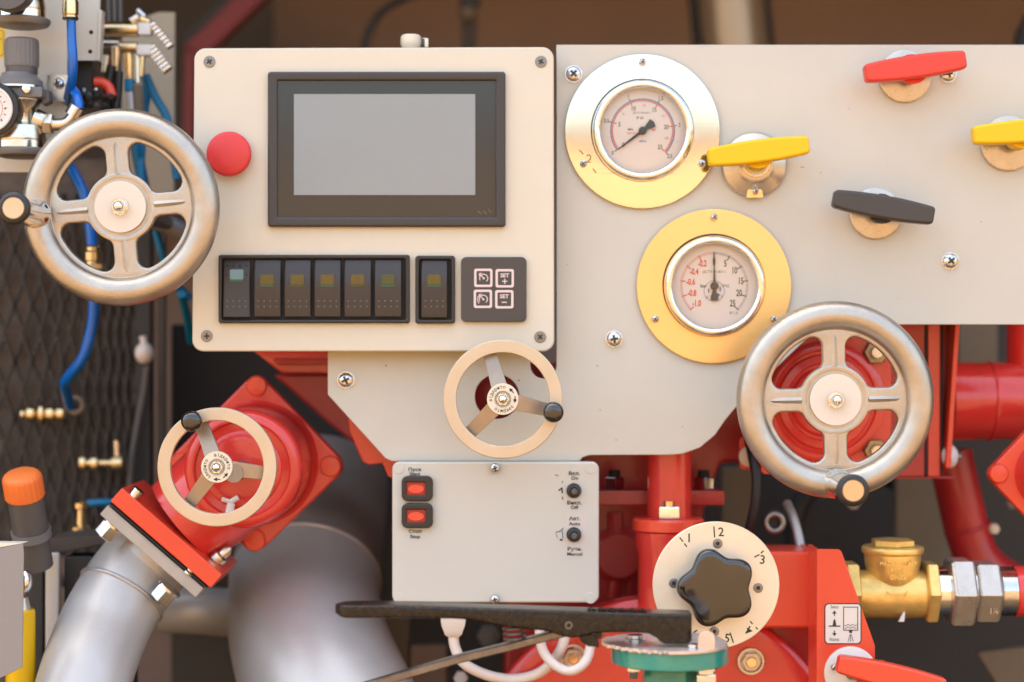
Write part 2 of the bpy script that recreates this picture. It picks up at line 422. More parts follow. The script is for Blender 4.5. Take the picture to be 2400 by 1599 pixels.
# ------------------------------------------------------------------ fasteners
def pan_screw_g(x, y, z, r, washer=True):
    g = G()
    if washer: g.lathe([(r*.98, 0), (r*.98, 1.5), (r*.92, 2.2)], (x, y, z), seg=28)
    g.lathe([(r*.86, 3 if washer else 0), (r*.86, 5), (r*.74, 9), (r*.5, 12), (r*.2, 13)], (x, y, z), seg=28)
    return g
def cross_g(x, y, z, r, rot=20):
    g = G(); M = Matrix.Translation((x, y, z)) @ Matrix.Rotation(radians(rot), 4, 'Z')
    g.box(-r*.42, r*.42, -r*.12, r*.12, 0, .6, M); g.box(-r*.12, r*.12, -r*.42, -r*.1205, 0, .6, M); g.box(-r*.12, r*.12, r*.1205, r*.42, 0, .6, M)
    return g
def screw(t, x, y, z, r, m=None, rot=20, washer=True, label=None):
    o = part(t, 'screw', pan_screw_g(x, y, z, r, washer), m or M_zinc, label=label)
    part(o, 'cross_recess', cross_g(x, y, z+13.0, r*1.1, rot), M_slot); return o
def flatscrew(t, x, y, z, r, m=None, rot=10):
    g = G(); g.lathe([(r, 0), (r, 1.2), (r*.85, 2.2)], (x, y, z), seg=28)
    o = part(t, 'screw', g, m or M_dscrew); part(o, 'cross_recess', cross_g(x, y, z+2.2, r*1.2, rot), M_slot); return o

# ------------------------------------------------------------------ mounting panel
def mounting_panel():
    t = thing('mounting_panel', 'large light grey painted sheet metal panel that carries the two gauges', 'panel', 1304, 1080, 0)
    q = lambda x, y: (x-1304, 1080-y)
    out = [(1304, 105), (2460, 105), (2460, 761), (1895, 761)]
    out += [(1895, 790), (1728, 951), (1700, 985)]
    out += [(1676, 1020), (1640, 1050), (1600, 1064), (1570, 1066.5)]
    out += [(1382, 1067), (1366, 1072), (1358, 1081), (918, 1081), (903, 1074), (768, 925), (768, 790), (1243, 790), (1243, 857)]
    for k in range(1, 10): a = pi+pi*k/10; out.append((1273.5+30.5*cos(a), 857-30.5*sin(a)))
    out.append((1304, 857))
    out = [q(*p) for p in out]
    hole = [q(x, y) for x, y in circ(1165, 930, 52, 40)]
    g = G().plate(out, [hole], -10, 0, 2.2)
    part(t, 'sheet', g, M_panel)
    g = G(); r = 9
    g.loft([[Vector((x, 1080-105+r*sin(a)-9, -r-1+r*cos(a)-.0)) for a in [0, .4, .8, 1.2, 1.57]]+[Vector((x, 1080-105, -60)), Vector((x, 1080-105-4, -60)), Vector((x, 1080-105-4, -12))] for x in (0.5, 1155)])
    part(t, 'top_fold', g, M_panel)
    g = G()
    for x, y, a, b in [(1923, 405, 3, 1), (1216, 892, 3, 2), (1400, 858, 2.5, 1.5), (1444, 1031, 2, 1.2), (1406, 961, 2, 1), (1880, 392, 5, .8), (1352, 1120, 1, 1), (905, 857, 2.4, 2.2), (2105, 700, 1.5, 1), (1600, 1000, 2, .8), (1990, 255, 2.2, 1), (1330, 620, 1.6, 1.2), (2300, 520, 2, 1.3)]:
        cx, cy = q(x, y); g.prism([(cx+a*cos(k)*(.7+.5*random.random()), cy+b*sin(k)*(.7+.5*random.random())) for k in (0, 1, 2, 3, 4, 5)], .02, .15)
    part(t, 'paint_specks', g, M_pgrey, kind='stuff')
    for x, y, r, rot in [(1344, 174, 21, 45), (2222, 175, 20, 10), (2227, 612, 21, 40), (1439, 795, 21, 10), (811, 891, 21, 25)]:
        screw(t, *q(x, y), 0, r, rot=rot)
    return t
mounting_panel()

# ------------------------------------------------------------------ control box
def control_box():
    X0, Y0 = 876, 824
    t = thing('control_box', 'cream brushed aluminium control box with a large blank display and a row of switches', 'control box', X0, Y0, -0.035)
    q = lambda x, y: (x-X0, Y0-y)
    o = fillet([q(450, 824), q(1299, 824), q(1298, 110), q(455, 113)], 27, 8)
    part(t, 'front_plate', G().prism(o, -14, 0), M_box, bevel=4, seg=3)
    i = fillet([q(459, 820), q(1291, 820), q(1290, 118), q(464, 120)], 24, 6)
    part(t, 'gasket', G().prism(i, -18, -14.2), M_gasket)
    part(t, 'housing', G().prism(fillet([q(452, 822), q(1297, 822), q(1296, 108), q(457, 111)], 26, 6), -62, -18.2), M_boxside, bevel=3)
    for x, y in [(491, 145), (1268, 145), (485, 788), (1266, 790)]:
        flatscrew(t, *q(x, y), 0, 14, rot=random.randint(0, 60))
    # display
    X = lambda x: x-X0; Y = lambda y: Y0-y
    fr = G().plate(rrect(X(629), Y(533), X(1185), Y(170), 7, 4), [rrect(X(652), Y(510), X(1162), Y(191), 2, 2)[::-1]], 0, 16, 5)
    b = part(t, 'display', fr, M_bezel)
    part(b, 'border_glass', G().box(X(651), X(1163), Y(511), Y(190), 1, 9), M_dglass)
    part(b, 'screen', G().box(X(690), X(1114), Y(458), Y(222), 9.05, 9.5), M_screen)
    part(b, 'corner_mark', G().line(X(1120), Y(495), X(1128), Y(502), 2, 9.05).line(X(1132), Y(494), X(1141), Y(503), 2, 9.05).line(X(1144), Y(490), X(1152), Y(500), 2, 9.05), M_pgrey)
    # mushroom button
    bx, by = q(541, 364)
    g = G().lathe([(30, 0), (30, 6), (24, 8), (24, 22)], (bx, by, 0), seg=40)
    st = part(t, 'push_button', g, M_greyd)
    part(st, 'mushroom_head', G().lathe([(44, 20), (51, 23), (52.5, 30), (51, 37), (46, 41), (25, 43), (5, 43.5)], (bx, by, 0), seg=56), M_redbtn, angle=60)
    # rocker switches
    g = G().plate(rrect(X(514), Y(758), X(961), Y(598), 5, 3), [rrect(X(522), Y(750), X(951), Y(607), 3, 3)[::-1]], 0, 15, 3)
    part(t, 'switch_frame', g, M_black)
    part(t, 'switch_bed', G().box(X(520), X(953), Y(752), Y(605), 0, 3), M_gasket)
    g = G().plate(rrect(X(974), Y(759), X(1067), Y(600), 7, 4), [rrect(X(983), Y(750), X(1058), Y(609), 4, 3)[::-1]], 0, 15, 3)
    part(t, 'switch_frame', g, M_black)
    part(t, 'switch_bed', G().box(X(981), X(1060), Y(752), Y(607), 0, 3), M_gasket)
    def rocker(x0, x1, y0, y1, lens, sub, first):
        n = 10; prof = []
        for k in range(n+1):
            f = k/n; h = 19-(11*((.42-f)/.42)**1.7 if f < .42 else 5*((f-.42)/.58)**2)
            if first: h = 10+8*f-(5*((.2-f)/.2)**2 if f < .2 else 0)
            prof.append((y0+(y1-y0)*f, h))
        g = G(); rings = []
        for y, h in prof: rings.append([Vector((x0, Y(y), 2)), Vector((x0, Y(y), h-2.5)), Vector((x0+2.5, Y(y), h)), Vector((x1-2.5, Y(y), h)), Vector((x1, Y(y), h-2.5)), Vector((x1, Y(y), 2))])
        g.loft(rings); r = part(t, 'rocker_switch', g, M_rocker, angle=50, bevel=2.5)
        zc = lambda y: [h for yy, h in prof if yy <= y][-1]
        cx = (x0+x1)/2; ly = 657 if not first else 645
        l1 = part(r, 'indicator_lens', G().prism(rrect(cx-16, Y(ly+11), cx+16, Y(ly-13), 3), zc(ly)-3, zc(ly)+2.5), lens, bevel=.8)
        part(r, 'lens_strip', G().prism(rrect(cx-16, Y(ly+15.5), cx+16, Y(ly+11.6), 1, 2), zc(ly)-3, zc(ly)+2.2), sub)
        g = G()
        for a in range(4):
            for yy in (706, 719): g.lathe([(1.9, 0), (1.9, .8), (1.2, 1.3)], (x0+10+a*(x1-x0-20)/3, Y(yy), zc(yy)+.0), seg=8)
        part(r, 'raised_dots', g, M_dot)
        g = G()
        for a in range(4): g.lathe([(2.6, 0), (2.6, .7)], (x0+9+a*(x1-x0-18)/3, Y(631 if not first else 624), zc(631)+.5), seg=8)
        for xx in (x0+8, x1-8): g.lathe([(2.4, 0), (2.4, .7)], (xx, Y(645), zc(645)+.4), seg=8)
        part(r, 'top_dots', g, M_gasket)
    lens = [(M_blueg, M_green), (M_amber, M_green), (M_amber, M_olive), (M_amber, M_green), (M_amber, M_olive), (M_olive, M_green)]
    for k, (a, c) in enumerate([(525, 588), (597, 660), (668, 730), (738, 800), (808, 871), (879, 942)]):
        rocker(X(a), X(c), 609, 743, *lens[k], k == 0)
    rocker(X(988), X(1049), 610, 745, M_amber, M_green, False)
    # keypad
    k = part(t, 'keypad', G().prism(rrect(X(1081), Y(755), X(1234), Y(603), 12, 6), 0, 14), M_keypad, bevel=3)
    for i, (x, y) in enumerate([(1133, 652), (1183, 653), (1132, 701), (1182, 702)]):
        x, y = X(x), Y(y)
        g = G().plate(rrect(x-21.5, y-21.5, x+21.5, y+21.5, 5, 4), [rrect(x-16, y-16, x+16, y+16, 2.5, 3)[::-1]], 14, 15)
        part(k, 'key_frame', g, M_keyfr)
        g = G()
        if i in (1, 3):
            g.text('SET', 9, x, y+6.5, 14.3, bold=.05, sx=1.05)
            g.line(x-6, y-7, x+6, y-7, 2.6, 14.3)
            if i == 1: g.line(x, y-13, x, y-1, 2.4, 14.35)
        else:
            g.ring2(x+1, y-1, 9.5, 2.2, 14.3, -50, 210, n=24); g.lathe([(2.6, 0), (2.6, .5)], (x+1, y-1, 14.3), seg=12)
            g.line(x+1, y-1, x-8, y+9, 2.2, 14.35); g.line(x-9, y+4, x-9, y+11, 2, 14.3); g.line(x-9, y+10.5, x-3, y+10.5, 2, 14.4)
            if i == 2: g.ring2(x+1, y-1, 13.5, 1.8, 14.3, 120, 225, n=14)
        part(k, 'key_symbol', g, M_keyfr)
    # cable gland on the top
    g = G(); c = Lp(X0, Y0, -.035, 963, 112, 0.0)
    g.lathe([(20, -4), (24, 6), (25, 14), (24, 26), (20, 30)], c, (0, 1, 0), 24)
    part(t, 'cable_gland', g, M_label)
    g = G(); c = Lp(X0, Y0, -.035, 996, 112, 0.01); g.hexa(c, c+Vector((0, 22, 0)), 16)
    part(t, 'gland_nut', g, M_nickel)
    return t
control_box()

# ------------------------------------------------------------------ pressure gauges
def gauge(px, py, label, ring_mat, kind):
    t = thing('pressure_gauge', label, 'pressure gauge', px, py, -0.001, group='pressure gauges on the grey panel')
    fl = G().plate(circ(0, 0, 181, 96), [circ(0, 0, 100, 60)[::-1]], 0, 8, 1.5)
    f = part(t, 'flange_ring', fl, ring_mat, angle=20)
    part(t, 'gasket', G().torus((0, 2, 8.5), 118.5, 2.2, 80, 8), M_gasket)
    part(t, 'case', G().lathe([(97, 6), (118, 8), (118, 22), (116, 30), (112, 34), (106, 36), (101, 33), (98.5, 28), (97, 12), (96, 9)], seg=96), M_chrome, angle=50)
    dl = part(t, 'dial_face', G().lathe([(98, 9), (98, 14)], seg=80), M_dial)
    g1, g2, g3, g4 = G(), G(), G(), G()
    z = 14.1
    R = lambda a, r: (r*cos(radians(a)), r*sin(radians(a)))
    if kind == 1:
        a0 = 216.5; st = 51.9
        g3.ring2(0, 0, 74, 2.2, z, a0-5*st, a0, n=70); g2.ring2(0, 0, 70.5, 2.0, z, a0-5*st, a0, n=70)
        for k in range(51):
            a = a0-st*k/10; L = 7 if k % 10 == 0 else (4 if k % 5 == 0 else 2.2)
            g3.line(*R(a, 74), *R(a, 74+L), 2.2 if k % 10 == 0 else .8, z); g2.line(*R(a, 70), *R(a, 70-L), 2.2 if k % 10 == 0 else .8, z)
        for k, (o, i) in enumerate([('0', '0'), ('0.5', '5'), ('1', '10'), ('1.5', '15'), ('2', '20'), ('2.5', '25')]):
            a = a0-st*k; g1.text(o, 9.5, *R(a, 87), z, sx=.75, bold=.02); g1.text(i, 10.5, *R(a, 56), z, sx=.8, bold=.02)
        for a in (190, 139, 87, 35, -17): g2.text('·', 10, *R(a, 60), z); g3.text('-', 6, *R(a, 85), z)
        for a, s_ in ((139, '75'), (87, '125'), (35, '175'), (-17, '225')): g2.text(s_, 5, *R(a, 59), z, sx=.9)
        g1.text('MPa', 5.5, -28, 3, z, bold=.02); g2.text('kgf/cm²', 5, -26, -5, z); g2.text('bar', 6, 26, 3, z, bold=.03)
        g1.text('ДСТУ EN 837-1', 4.5, -1, 42, z); g1.text('IP 65', 6, -6, 30, z, bold=.02); g3.text('ЮМАС', 0.1, 0, 0, z)
        g3.text('vibro', 6, 0, -24, z, bold=.02)
        tip, tr, wide = 217.5, 73, 30
    else:
        for k in range(51):
            a = 90-27*k/10; M_ = k % 10 == 0; g1.line(*R(a, 67 if M_ else 74), *R(a, 80), 2.4 if M_ else .9, z)
            a = 90+27*k/10
            if k: g2.line(*R(a, 67 if M_ else 74), *R(a, 80), 2.4 if M_ else .9, z)
        for s_, x, y in (('5', 26, 52), ('10', 47, 36), ('15', 62, 11), ('20', 58, -17), ('25', 43, -41)): g1.text(s_, 15.5, x, y, z, sx=.62, bold=.035)
        for s_, x, y in (('-0.2', -28, 52), ('-0.4', -47, 33), ('-0.6', -55, 9), ('-0.8', -52, -17), ('-1.0', -41, -41)): g2.text(s_, 14.5, x, y, z, sx=.66, bold=.045)
        g1.text('ДСТУ EN 837-1', 6, 0, 33, z, sx=.95); g1.text('bar', 8.5, -25, 0, z, bold=.03); g1.text('IP65', 7, 27, 0, z)
        g1.text('М 1.6', 6, 45, -63, z); g3.ring2(0, -12, 24, .9, z, 0, 360, n=30)
        g3.line(-13, -6, -13, -16, 3, z); g3.line(14, -2, 14, -12, 3, z); g3.line(8, -18, 12, -23, 5, z); g1.text('JC', 6, -16, -26, z); g1.text('E', 6, 18, -25, z)
        tip, tr, wide = 90.6, 79, 18
    part(dl, 'black_scale', g1, M_pgreen); part(dl, 'red_scale', g2, M_pred); part(dl, 'blue_scale', g3, M_pblue)
    c, s_ = cos(radians(tip)), sin(radians(tip)); M = Matrix(((c, -s_, 0, 0), (s_, c, 0, 0), (0, 0, 1, 0), (0, 0, 0, 1)))
    n = G()
    if kind == 1: n.prism([(-30, -11), (-34, 0), (-30, 11), (-8, 4), (0, 4), (60, 1.6), (tr, .8), (tr, -.8), (60, -1.6), (0, -4), (-8, -4)], 17, 18.5, M)
    else: n.prism([(-33, -9), (-34, 0), (-33, 9), (-26, 9), (-12, 4), (0, 3), (45, 1.3), (55, 3), (62, 3), (68, 1.3), (tr, 1.2), (tr, -1.2), (68, -1.3), (62, -3), (55, -3), (45, -1.3), (0, -3), (-12, -4), (-26, -9)], 17, 18.5, M)
    n.lathe([(9.5, 15), (9.5, 20), (7, 21.5)], seg=24)
    part(t, 'needle', n, M_print)
    part(t, 'glass', G().lathe([(97.5, 26), (97.5, 27.5)], seg=64), M_glass)
    for x, y in ((0, 161), (-138, -77), (139, -77)): screw(t, x, y, 8, 10.5, rot=random.randint(0, 80), washer=False)
    return t, f
g1, f1 = gauge(1505, 308.5, 'upper gauge whose needle points down left, set in a polished ring half white half gold', M_ring, 1)
part(f1, 'marker_writing', G().line(-148, -44, -138, -54, 2.2, 8.1).tube(spline([(-131, -58, 8.3), (-124, -56, 8.3), (-121, -64, 8.3), (-129, -72, 8.3), (-120, -72, 8.3)], 5), 1.1, 6).line(-116, -88, -108, -98, 2.2, 8.1), M_print)
gauge(1672.5, 671, 'lower gauge whose needle points straight up, red and black numbers, in a gold ring', M_gold, 2)

# ------------------------------------------------------------------ T-shaped valve handles
def t_handle(px, py, label, m, hx, hy, rot, fr, kind=0, length=234, name='valve_handle', d=-0.001, grp='T shaped valve handles', fm=None, zh=86):
    """px,py: centre of the base flange; hx,hy: centre of the handle seen in front of it"""
    t = thing('shutoff_tap', label, 'tap', px, py, d, group=grp)
    h = fr
    if kind == 1:
        b = part(t, 'base_flange', G().lathe([(fr, 0), (fr, 6), (fr*.93, 12), (fr*.62, 22), (fr*.56, 30), (fr*.42, 33)], seg=48), M_steel, angle=45)
        part(b, 'collar', G().lathe([(fr*.42, 31), (fr*.42, 36), (fr*.38, 38)], seg=40), M_brass2)
        part(b, 'cap', G().lathe([(fr*.36, 34), (fr*.36, 40), (fr*.3, 41)], seg=40), M_white)
        part(b, 'tab', G().prism(fillet([(-20, -fr-1), (20, -fr-1), (16, -fr+24), (-16, -fr+24)], [2, 2, 14, 14]), 11, 17), M_gold, bevel=1)
        screw(t, 1, -fr+13, 17, 9, washer=False)
    else:
        b = part(t, 'base_flange', G().lathe([(fr, 0), (fr, 7), (fr-3, 9), (fr*.5, 13), (fr*.3, 13)], seg=48), fm or M_steel, angle=35)
        for q in ((-fr*.66, fr*.05), (fr*.66, fr*.2)):
            screw(t, q[0], q[1]+(0 if kind != 3 else 12), 11, 9.5, washer=False)
    kk = D/(D-zh*S)                                       # the grip stands out from the panel
    hx, hy = CX+(hx-CX)/kk, CY+(hy-CY)/kk; dx, dy = hx-px, py-hy
    part(t, 'stem', G().rod((0, 0, 8), (dx*.35, dy*.35, 60), 15, 13, 24), M_dscrew)
    part(t, 'neck', G().rod((dx*.3, dy*.3, 48), (dx*.75, dy*.75, zh-14), 30, 36, 24), m)
    L = length/2; e = 20; c = 27; n = 10; top = []
    for k in range(n+1): x = -L+2*L*k/n; f = x/L; top.append((x, e+(c-e)*(1-f*f)))
    out = [(x, -y) for x, y in top]+[(x, y) for x, y in top[::-1]]
    out = fillet(out, [9]+[0]*(n-1)+[9, 9]+[0]*(n-1)+[9], 5)
    M = Matrix.Translation((dx, dy, zh)) @ Matrix.Rotation(radians(rot), 4, 'Z')
    g = G().prism(out, -22, 16)
    part(t, 'grip', g, m, bevel=7, seg=4, rm=M, angle=60)
    return t
t_handle(2120, 180, 'red T shaped handle near the top edge of the grey panel', M_redh, 2144, 157, 7.9, 61)
t_handle(1767, 387, 'yellow T shaped handle beside the upper gauge, on a conical chrome base', M_yelh, 1777, 355, 7.3, 77, 1)
t_handle(2362, 337, 'yellow T shaped handle cut off by the right edge of the photo', M_yelh, 2398, 308, 5, 64)
t_handle(2051, 501, 'black T shaped handle tilted down to the right on the grey panel', M_blkh, 2070, 486, -10, 60)

# ------------------------------------------------------------------ big cast handwheels
def window(i):
    hw, ri, ro, r = 27.5, 82, 156, 22
    a = [(hw+r, sqrt((ri+r)**2-(hw+r)**2))]
    ai0 = atan2(a[0][1], a[0][0]); ai1 = pi/2-ai0
    ao0 = atan2(sqrt((ro-r)**2-(hw+r)**2), hw+r); ao1 = pi/2-ao0
    core = [((ri+r)*cos(ai1+(ai0-ai1)*k/8), (ri+r)*sin(ai1+(ai0-ai1)*k/8)) for k in range(9)]
    core += [((ro-r)*cos(ao0+(ao1-ao0)*k/12), (ro-r)*sin(ao0+(ao1-ao0)*k/12)) for k in range(13)]
    # offset outwards by r with round corners
    out = []; N = len(core); ar = sum(core[j-1][0]*core[j][1]-core[j][0]*core[j-1][1] for j in range(N)); sg = 1 if ar > 0 else -1
    for j in range(N):
        p0, p1, p2 = Vector(core[j-1]), Vector(core[j]), Vector(core[(j+1) % N])
        d0 = (p1-p0).normalized(); d1 = (p2-p1).normalized()
        n0 = Vector((d0.y, -d0.x))*sg; n1 = Vector((d1.y, -d1.x))*sg
        turn = d0.angle(d1)
        if turn > .5:
            for k in range(7): q = n0.lerp(n1, k/6).normalized(); out.append(tuple(p1+q*r))
        else: q = (n0+n1).normalized(); out.append(tuple(p1+q*r))
    c, s_ = cos(i*pi/2), sin(i*pi/2)
    return [(x*c-y*s_, x*s_+y*c) for x, y in out]
def handwheel(px, py, rot, label, grip_ang):
    t = thing('handwheel', label, 'handwheel', px, py, -0.12, rot=rot, group='large cast handwheels')
    part(t, 'rim', G().torus((0, 0, 0), 198.5, 33, 96, 24, sz=1.0), M_cast, angle=80)
    g = G().plate(circ(0, 0, 172, 96), [window(i) for i in range(4)], -20, 2, 6)
    for k in range(4):
        a = k*pi/2; M = Matrix.Rotation(a, 4, 'Z')
        rings = []
        for x, w, h in ((78, 5, 6), (90, 5, 5), (120, 4.5, 5), (145, 3.5, 4.5), (154, .5, .2)):
            rings.append([M @ Vector((x, -w*1.8, 1.2)), M @ Vector((x, 0, 1.2+h)), M @ Vector((x, w*1.8, 1.2))])
        g.loft(rings, caps=False, close=False)
    g.lathe([(83, -10), (81, 2), (76, 4), (67, 2), (62.5, 0), (30, 0)], seg=64)
    part(t, 'spoked_web', g, M_cast, angle=50)
    part(t, 'inner_lip', G().torus((0, 0, 1), 167, 3.2, 96, 8), M_cast, angle=80)
    hb = part(t, 'hub_cap', G().lathe([(60.5, 0), (60.5, 11), (59.5, 12), (5, 12)], seg=72), M_hub, angle=30)
    g = G().hexa((0, 0, 12), (0, 0, 22), 34); g.lathe([(14, 20), (14, 30), (11, 38), (6, 42), (1, 43.5)], seg=28)
    part(hb, 'cap_nut', g, M_chrome, angle=45)
    part(hb, 'washer', G().lathe([(20, 12), (20, 13.5)], seg=32), M_zinc)
    a = radians(grip_ang); bx, by = 196*cos(a), 196*sin(a)
    gp = part(t, 'grip', G().lathe([(36, 22), (34, 32), (29, 42), (28, 60), (28, 170), (30, 196), (32, 204)], (bx, by, 0), seg=40), M_chrome, angle=50)
    part(gp, 'grip_ring', G().lathe([(30, 200), (36, 203), (36.5, 212), (34, 217), (26, 219), (24.5, 216)], (bx, by, 0), seg=48), M_black, angle=50)
    part(gp, 'grip_cap', G().lathe([(25, 210), (25, 217), (23.5, 218.2), (3, 218)], (bx, by, 0), seg=48), M_endcap)
    return t
handwheel(284, 486, 5, 'large cast aluminium handwheel at the left, its grip pointing left', 180)
handwheel(1957, 937, 1, 'large cast aluminium handwheel in front of the red flange, its grip at the bottom', 270)

# ------------------------------------------------------------------ flat three-spoke handwheels
def flatwheel(px, py, d, rot, label, trot, knob_ang):
    t = thing('spoked_handwheel', label, 'handwheel', px, py, d, group='flat three spoke handwheels')
    part(t, 'rim', G().plate(circ(0, 0, 139.5, 96), [circ(0, 0, 109, 80)[::-1]], -9, 9, 2.5), M_flat, angle=30)
    for k in range(3):
        a = radians(rot+120*k); M = Matrix.Rotation(a, 4, 'Z')
        g = G(); rings = []
        for x, w, z in ((28, 19, 0), (70, 17, -11), (113, 15.5, -20)):
            rings.append([M @ Vector((x, -w, z-5)), M @ Vector((x, w, z-5)), M @ Vector((x, w, z+5)), M @ Vector((x, -w, z+5))])
        part(t, 'spoke', g.loft(rings), M_spoke, bevel=1.2)
    h = part(t, 'hub', G().lathe([(33, -22), (37, 0), (37, 8), (36, 9.5), (20, 9.5), (16, 5)], seg=56), M_label, angle=35)
    g = G()
    g.arctext('відкрито', 8, 0, 0, 9.6, 28.5, 185+trot, 14.5, sx=1.0)
    g.arctext('закрито', 8, 0, 0, 9.6, 28.5, -38+trot, 14.5, sx=1.0)
    for a, s_ in ((45+trot, 1), (-2+trot, -1)):
        c, q = cos(radians(a)), sin(radians(a)); x, y = 28.5*c, 28.5*q; tx, ty = -q*s_, c*s_
        g.prism([(x+tx*8, y+ty*8), (x-c*4.5, y-q*4.5), (x-tx*1-c*1.2, y-ty*1-q*1.2), (x-tx*8-c*1.2, y-ty*8-q*1.2), (x-tx*8+c*1.2, y-ty*8+q*1.2), (x-tx*1+c*1.2, y-ty*1+q*1.2), (x+c*4.5, y+q*4.5)], 9.6, 10)
    part(h, 'lettering', g, M_print, kind='stuff')
    g = G().hexa((0, 0, 5), (0, 0, 15), 27); g.lathe([(12, 14), (11, 22), (7, 27), (1, 29)], seg=24)
    part(h, 'cap_nut', g, M_chrome, angle=45)
    a = radians(knob_ang); bx, by = 121*cos(a), 121*sin(a)
    part(t, 'knob', G().lathe([(11, 8), (12, 20), (21, 28), (24.5, 36), (24.5, 46), (22, 53), (15, 58), (6, 60)], (bx, by, 0), seg=36), M_knob, angle=60)
    return t
flatwheel(1178.5, 935.5, -0.08, 106, 'flat three spoke handwheel in the middle of the grey panel, black knob at right', 0, -14)
flatwheel(509.5, 1094.5, -0.09, 112, 'flat three spoke handwheel on the tilted red valve, its black knob at the upper left', -88, 116)

# ------------------------------------------------------------------ small starter box
def starter_box():
    X0, Y0 = 1161, 1411
    t = thing('switch_box', 'small light grey switch box with two red push buttons under the panel', 'switch box', X0, Y0, -0.02)
    X = lambda x: x-X0; Y = lambda y: Y0-y
    part(t, 'lid', G().prism(fillet([(X(919), Y(1413)), (X(1404), Y(1413)), (X(1404), Y(1083)), (X(919), Y(1083))], 17, 6), -26, 0), M_boxgrey, bevel=5, seg=4)
    part(t, 'base', G().prism(rrect(X(921), Y(1410), X(1402), Y(1086), 15, 5), -110, -26.5), M_boxgrey, bevel=2)
    for x, y in ((935, 1098), (1385, 1098), (1384, 1402), (935, 1402)): part(t, 'screw_cover', G().lathe([(13, -.5), (13, 1), (11.5, 1.8)], (X(x), Y(y), 0), seg=28), M_boxgrey)
    screw(t, X(1160), Y(1097), 0, 14, washer=False); screw(t, X(1160), Y(1404), 0, 13, washer=False)
    for y0, y1 in ((1115, 1174), (1179, 1237)):
        b = part(t, 'push_button', G().plate(rrect(X(942), Y(y1), X(1015), Y(y0), 14, 6), [rrect(X(953.5), Y(y0+44.5), X(997.5), Y(y0+15), 1, 2)[::-1]], 0, 15, 3), M_black)
        part(b, 'lens', G().box(X(953), X(998), Y(y0+45), Y(y0+14.5), .5, 9), M_redlens2)
        part(b, 'lens_centre', G().prism([(X(975.5)+19*cos(a*pi/12), Y(y0+30.5)+10.5*sin(a*pi/12)) for a in range(24)], 9.05, 11.5), M_redlens, bevel=1)
    part(t, 'toggle_label', G().prism(rrect(X(1327), Y(1307), X(1378), Y(1205), 4), 0.1, .5), M_paperbox, label='pale paper label around the lower toggle')
    for y in (1150, 1253):
        b = part(t, 'toggle_switch', G().lathe([(17.5, 0), (17.5, 6), (15, 10), (9, 12), (8, 8)], (X(1345), Y(y), 0), seg=36), M_black)
        part(b, 'toggle_lever', G().lathe([(5, 6), (7, 26), (7.5, 34), (5, 38)], (X(1345), Y(y), 0), seg=16), M_greyd)
    g = G()
    for s_, x, y, c in (('Пуск', 972, 1101, 8), ('Start', 972, 1111, 7.5), ('Стоп', 973, 1246, 8), ('Stop', 973, 1258, 8), ('Вкл.', 1346, 1110, 8.5), ('On', 1347, 1121, 8), ('Викл.', 1346, 1179, 8.5), ('Off', 1346, 1190, 8),
                        ('Авт.', 1347, 1216, 8.5), ('Auto', 1347, 1228, 8), ('Ручн.', 1347, 1287, 8.5), ('Manual', 1347, 1299, 8)):
        g.text(s_, c, X(x), Y(y), .8, bold=.03, sx=1.12, sp=1.05)
    part(t, 'lettering', g, M_print, kind='stuff')
    g = G().line(X(1301), Y(1113), X(1309), Y(1115), 1.6, .3).line(X(1318), Y(1127), X(1318), Y(1133), 1.2, .3).line(X(1309), Y(1150), X(1317), Y(1144), 3, .3).line(X(1317), Y(1143), X(1318), Y(1156), 3, .3).line(X(1318), Y(1164), X(1319), Y(1171), 2.4, .3)
    g.line(X(1302), Y(1248), X(1314), Y(1245), 1.8, .3).line(X(1314), Y(1245), X(1320), Y(1238), 2, .3).line(X(1318), Y(1245), X(1319), Y(1262), 1.4, .3).line(X(1312), Y(1265), X(1319), Y(1266), 4, .3).line(X(1303), Y(1252), X(1307), Y(1261), 1, .3)
    part(t, 'worn_symbols', g, M_print)
starter_box()

# ------------------------------------------------------------------ white cables under the box
def cable(px, py, d, path, r, label, m, name='cable', cat='cable', seg=14, plug=None, n=8):
    t = thing(name, label, cat, px, py, d) if plug else None
    pts = [Lp(px, py, d, *p) for p in path]
    if plug:
        part(t, 'plug', plug(G()), m, bevel=1.5); part(t, 'cord', G().tube(spline(pts, n), r, seg), m); return t
    return solo(name, label, cat, px, py, d, G().tube(spline(pts, n), r, seg), m, angle=80)
cable(1063, 1452, .01, [(1063, 1478, .01), (1066, 1515, .01), (1088, 1555, .01), (1140, 1582, .02), (1200, 1592, .03), (1258, 1580, .03), (1300, 1545, .02), (1322, 1500, .01), (1326, 1440, .02)], 12.5,
      'white cable with a square plug hanging in a wide loop under the switch box', M_cable,
      plug=lambda g: g.loft([[Vector((x*w, y, z*w)) for x, z in ((-1, -1), (1, -1), (1, 1), (-1, 1))] for y, w in ((20, 29), (0, 29), (-12, 27), (-26, 22), (-33, 20), (-40, 12.5))]))
cable(1265, 1452, .0, [(1264, 1440, .0), (1266, 1500, .0), (1278, 1535, .0), (1305, 1562, -.005), (1338, 1573, -.01), (1368, 1556, -.01), (1383, 1520, .0), (1390, 1440, .01)], 11.5, 'thinner white cable in a tight loop, in front of the wide white loop', M_cable)
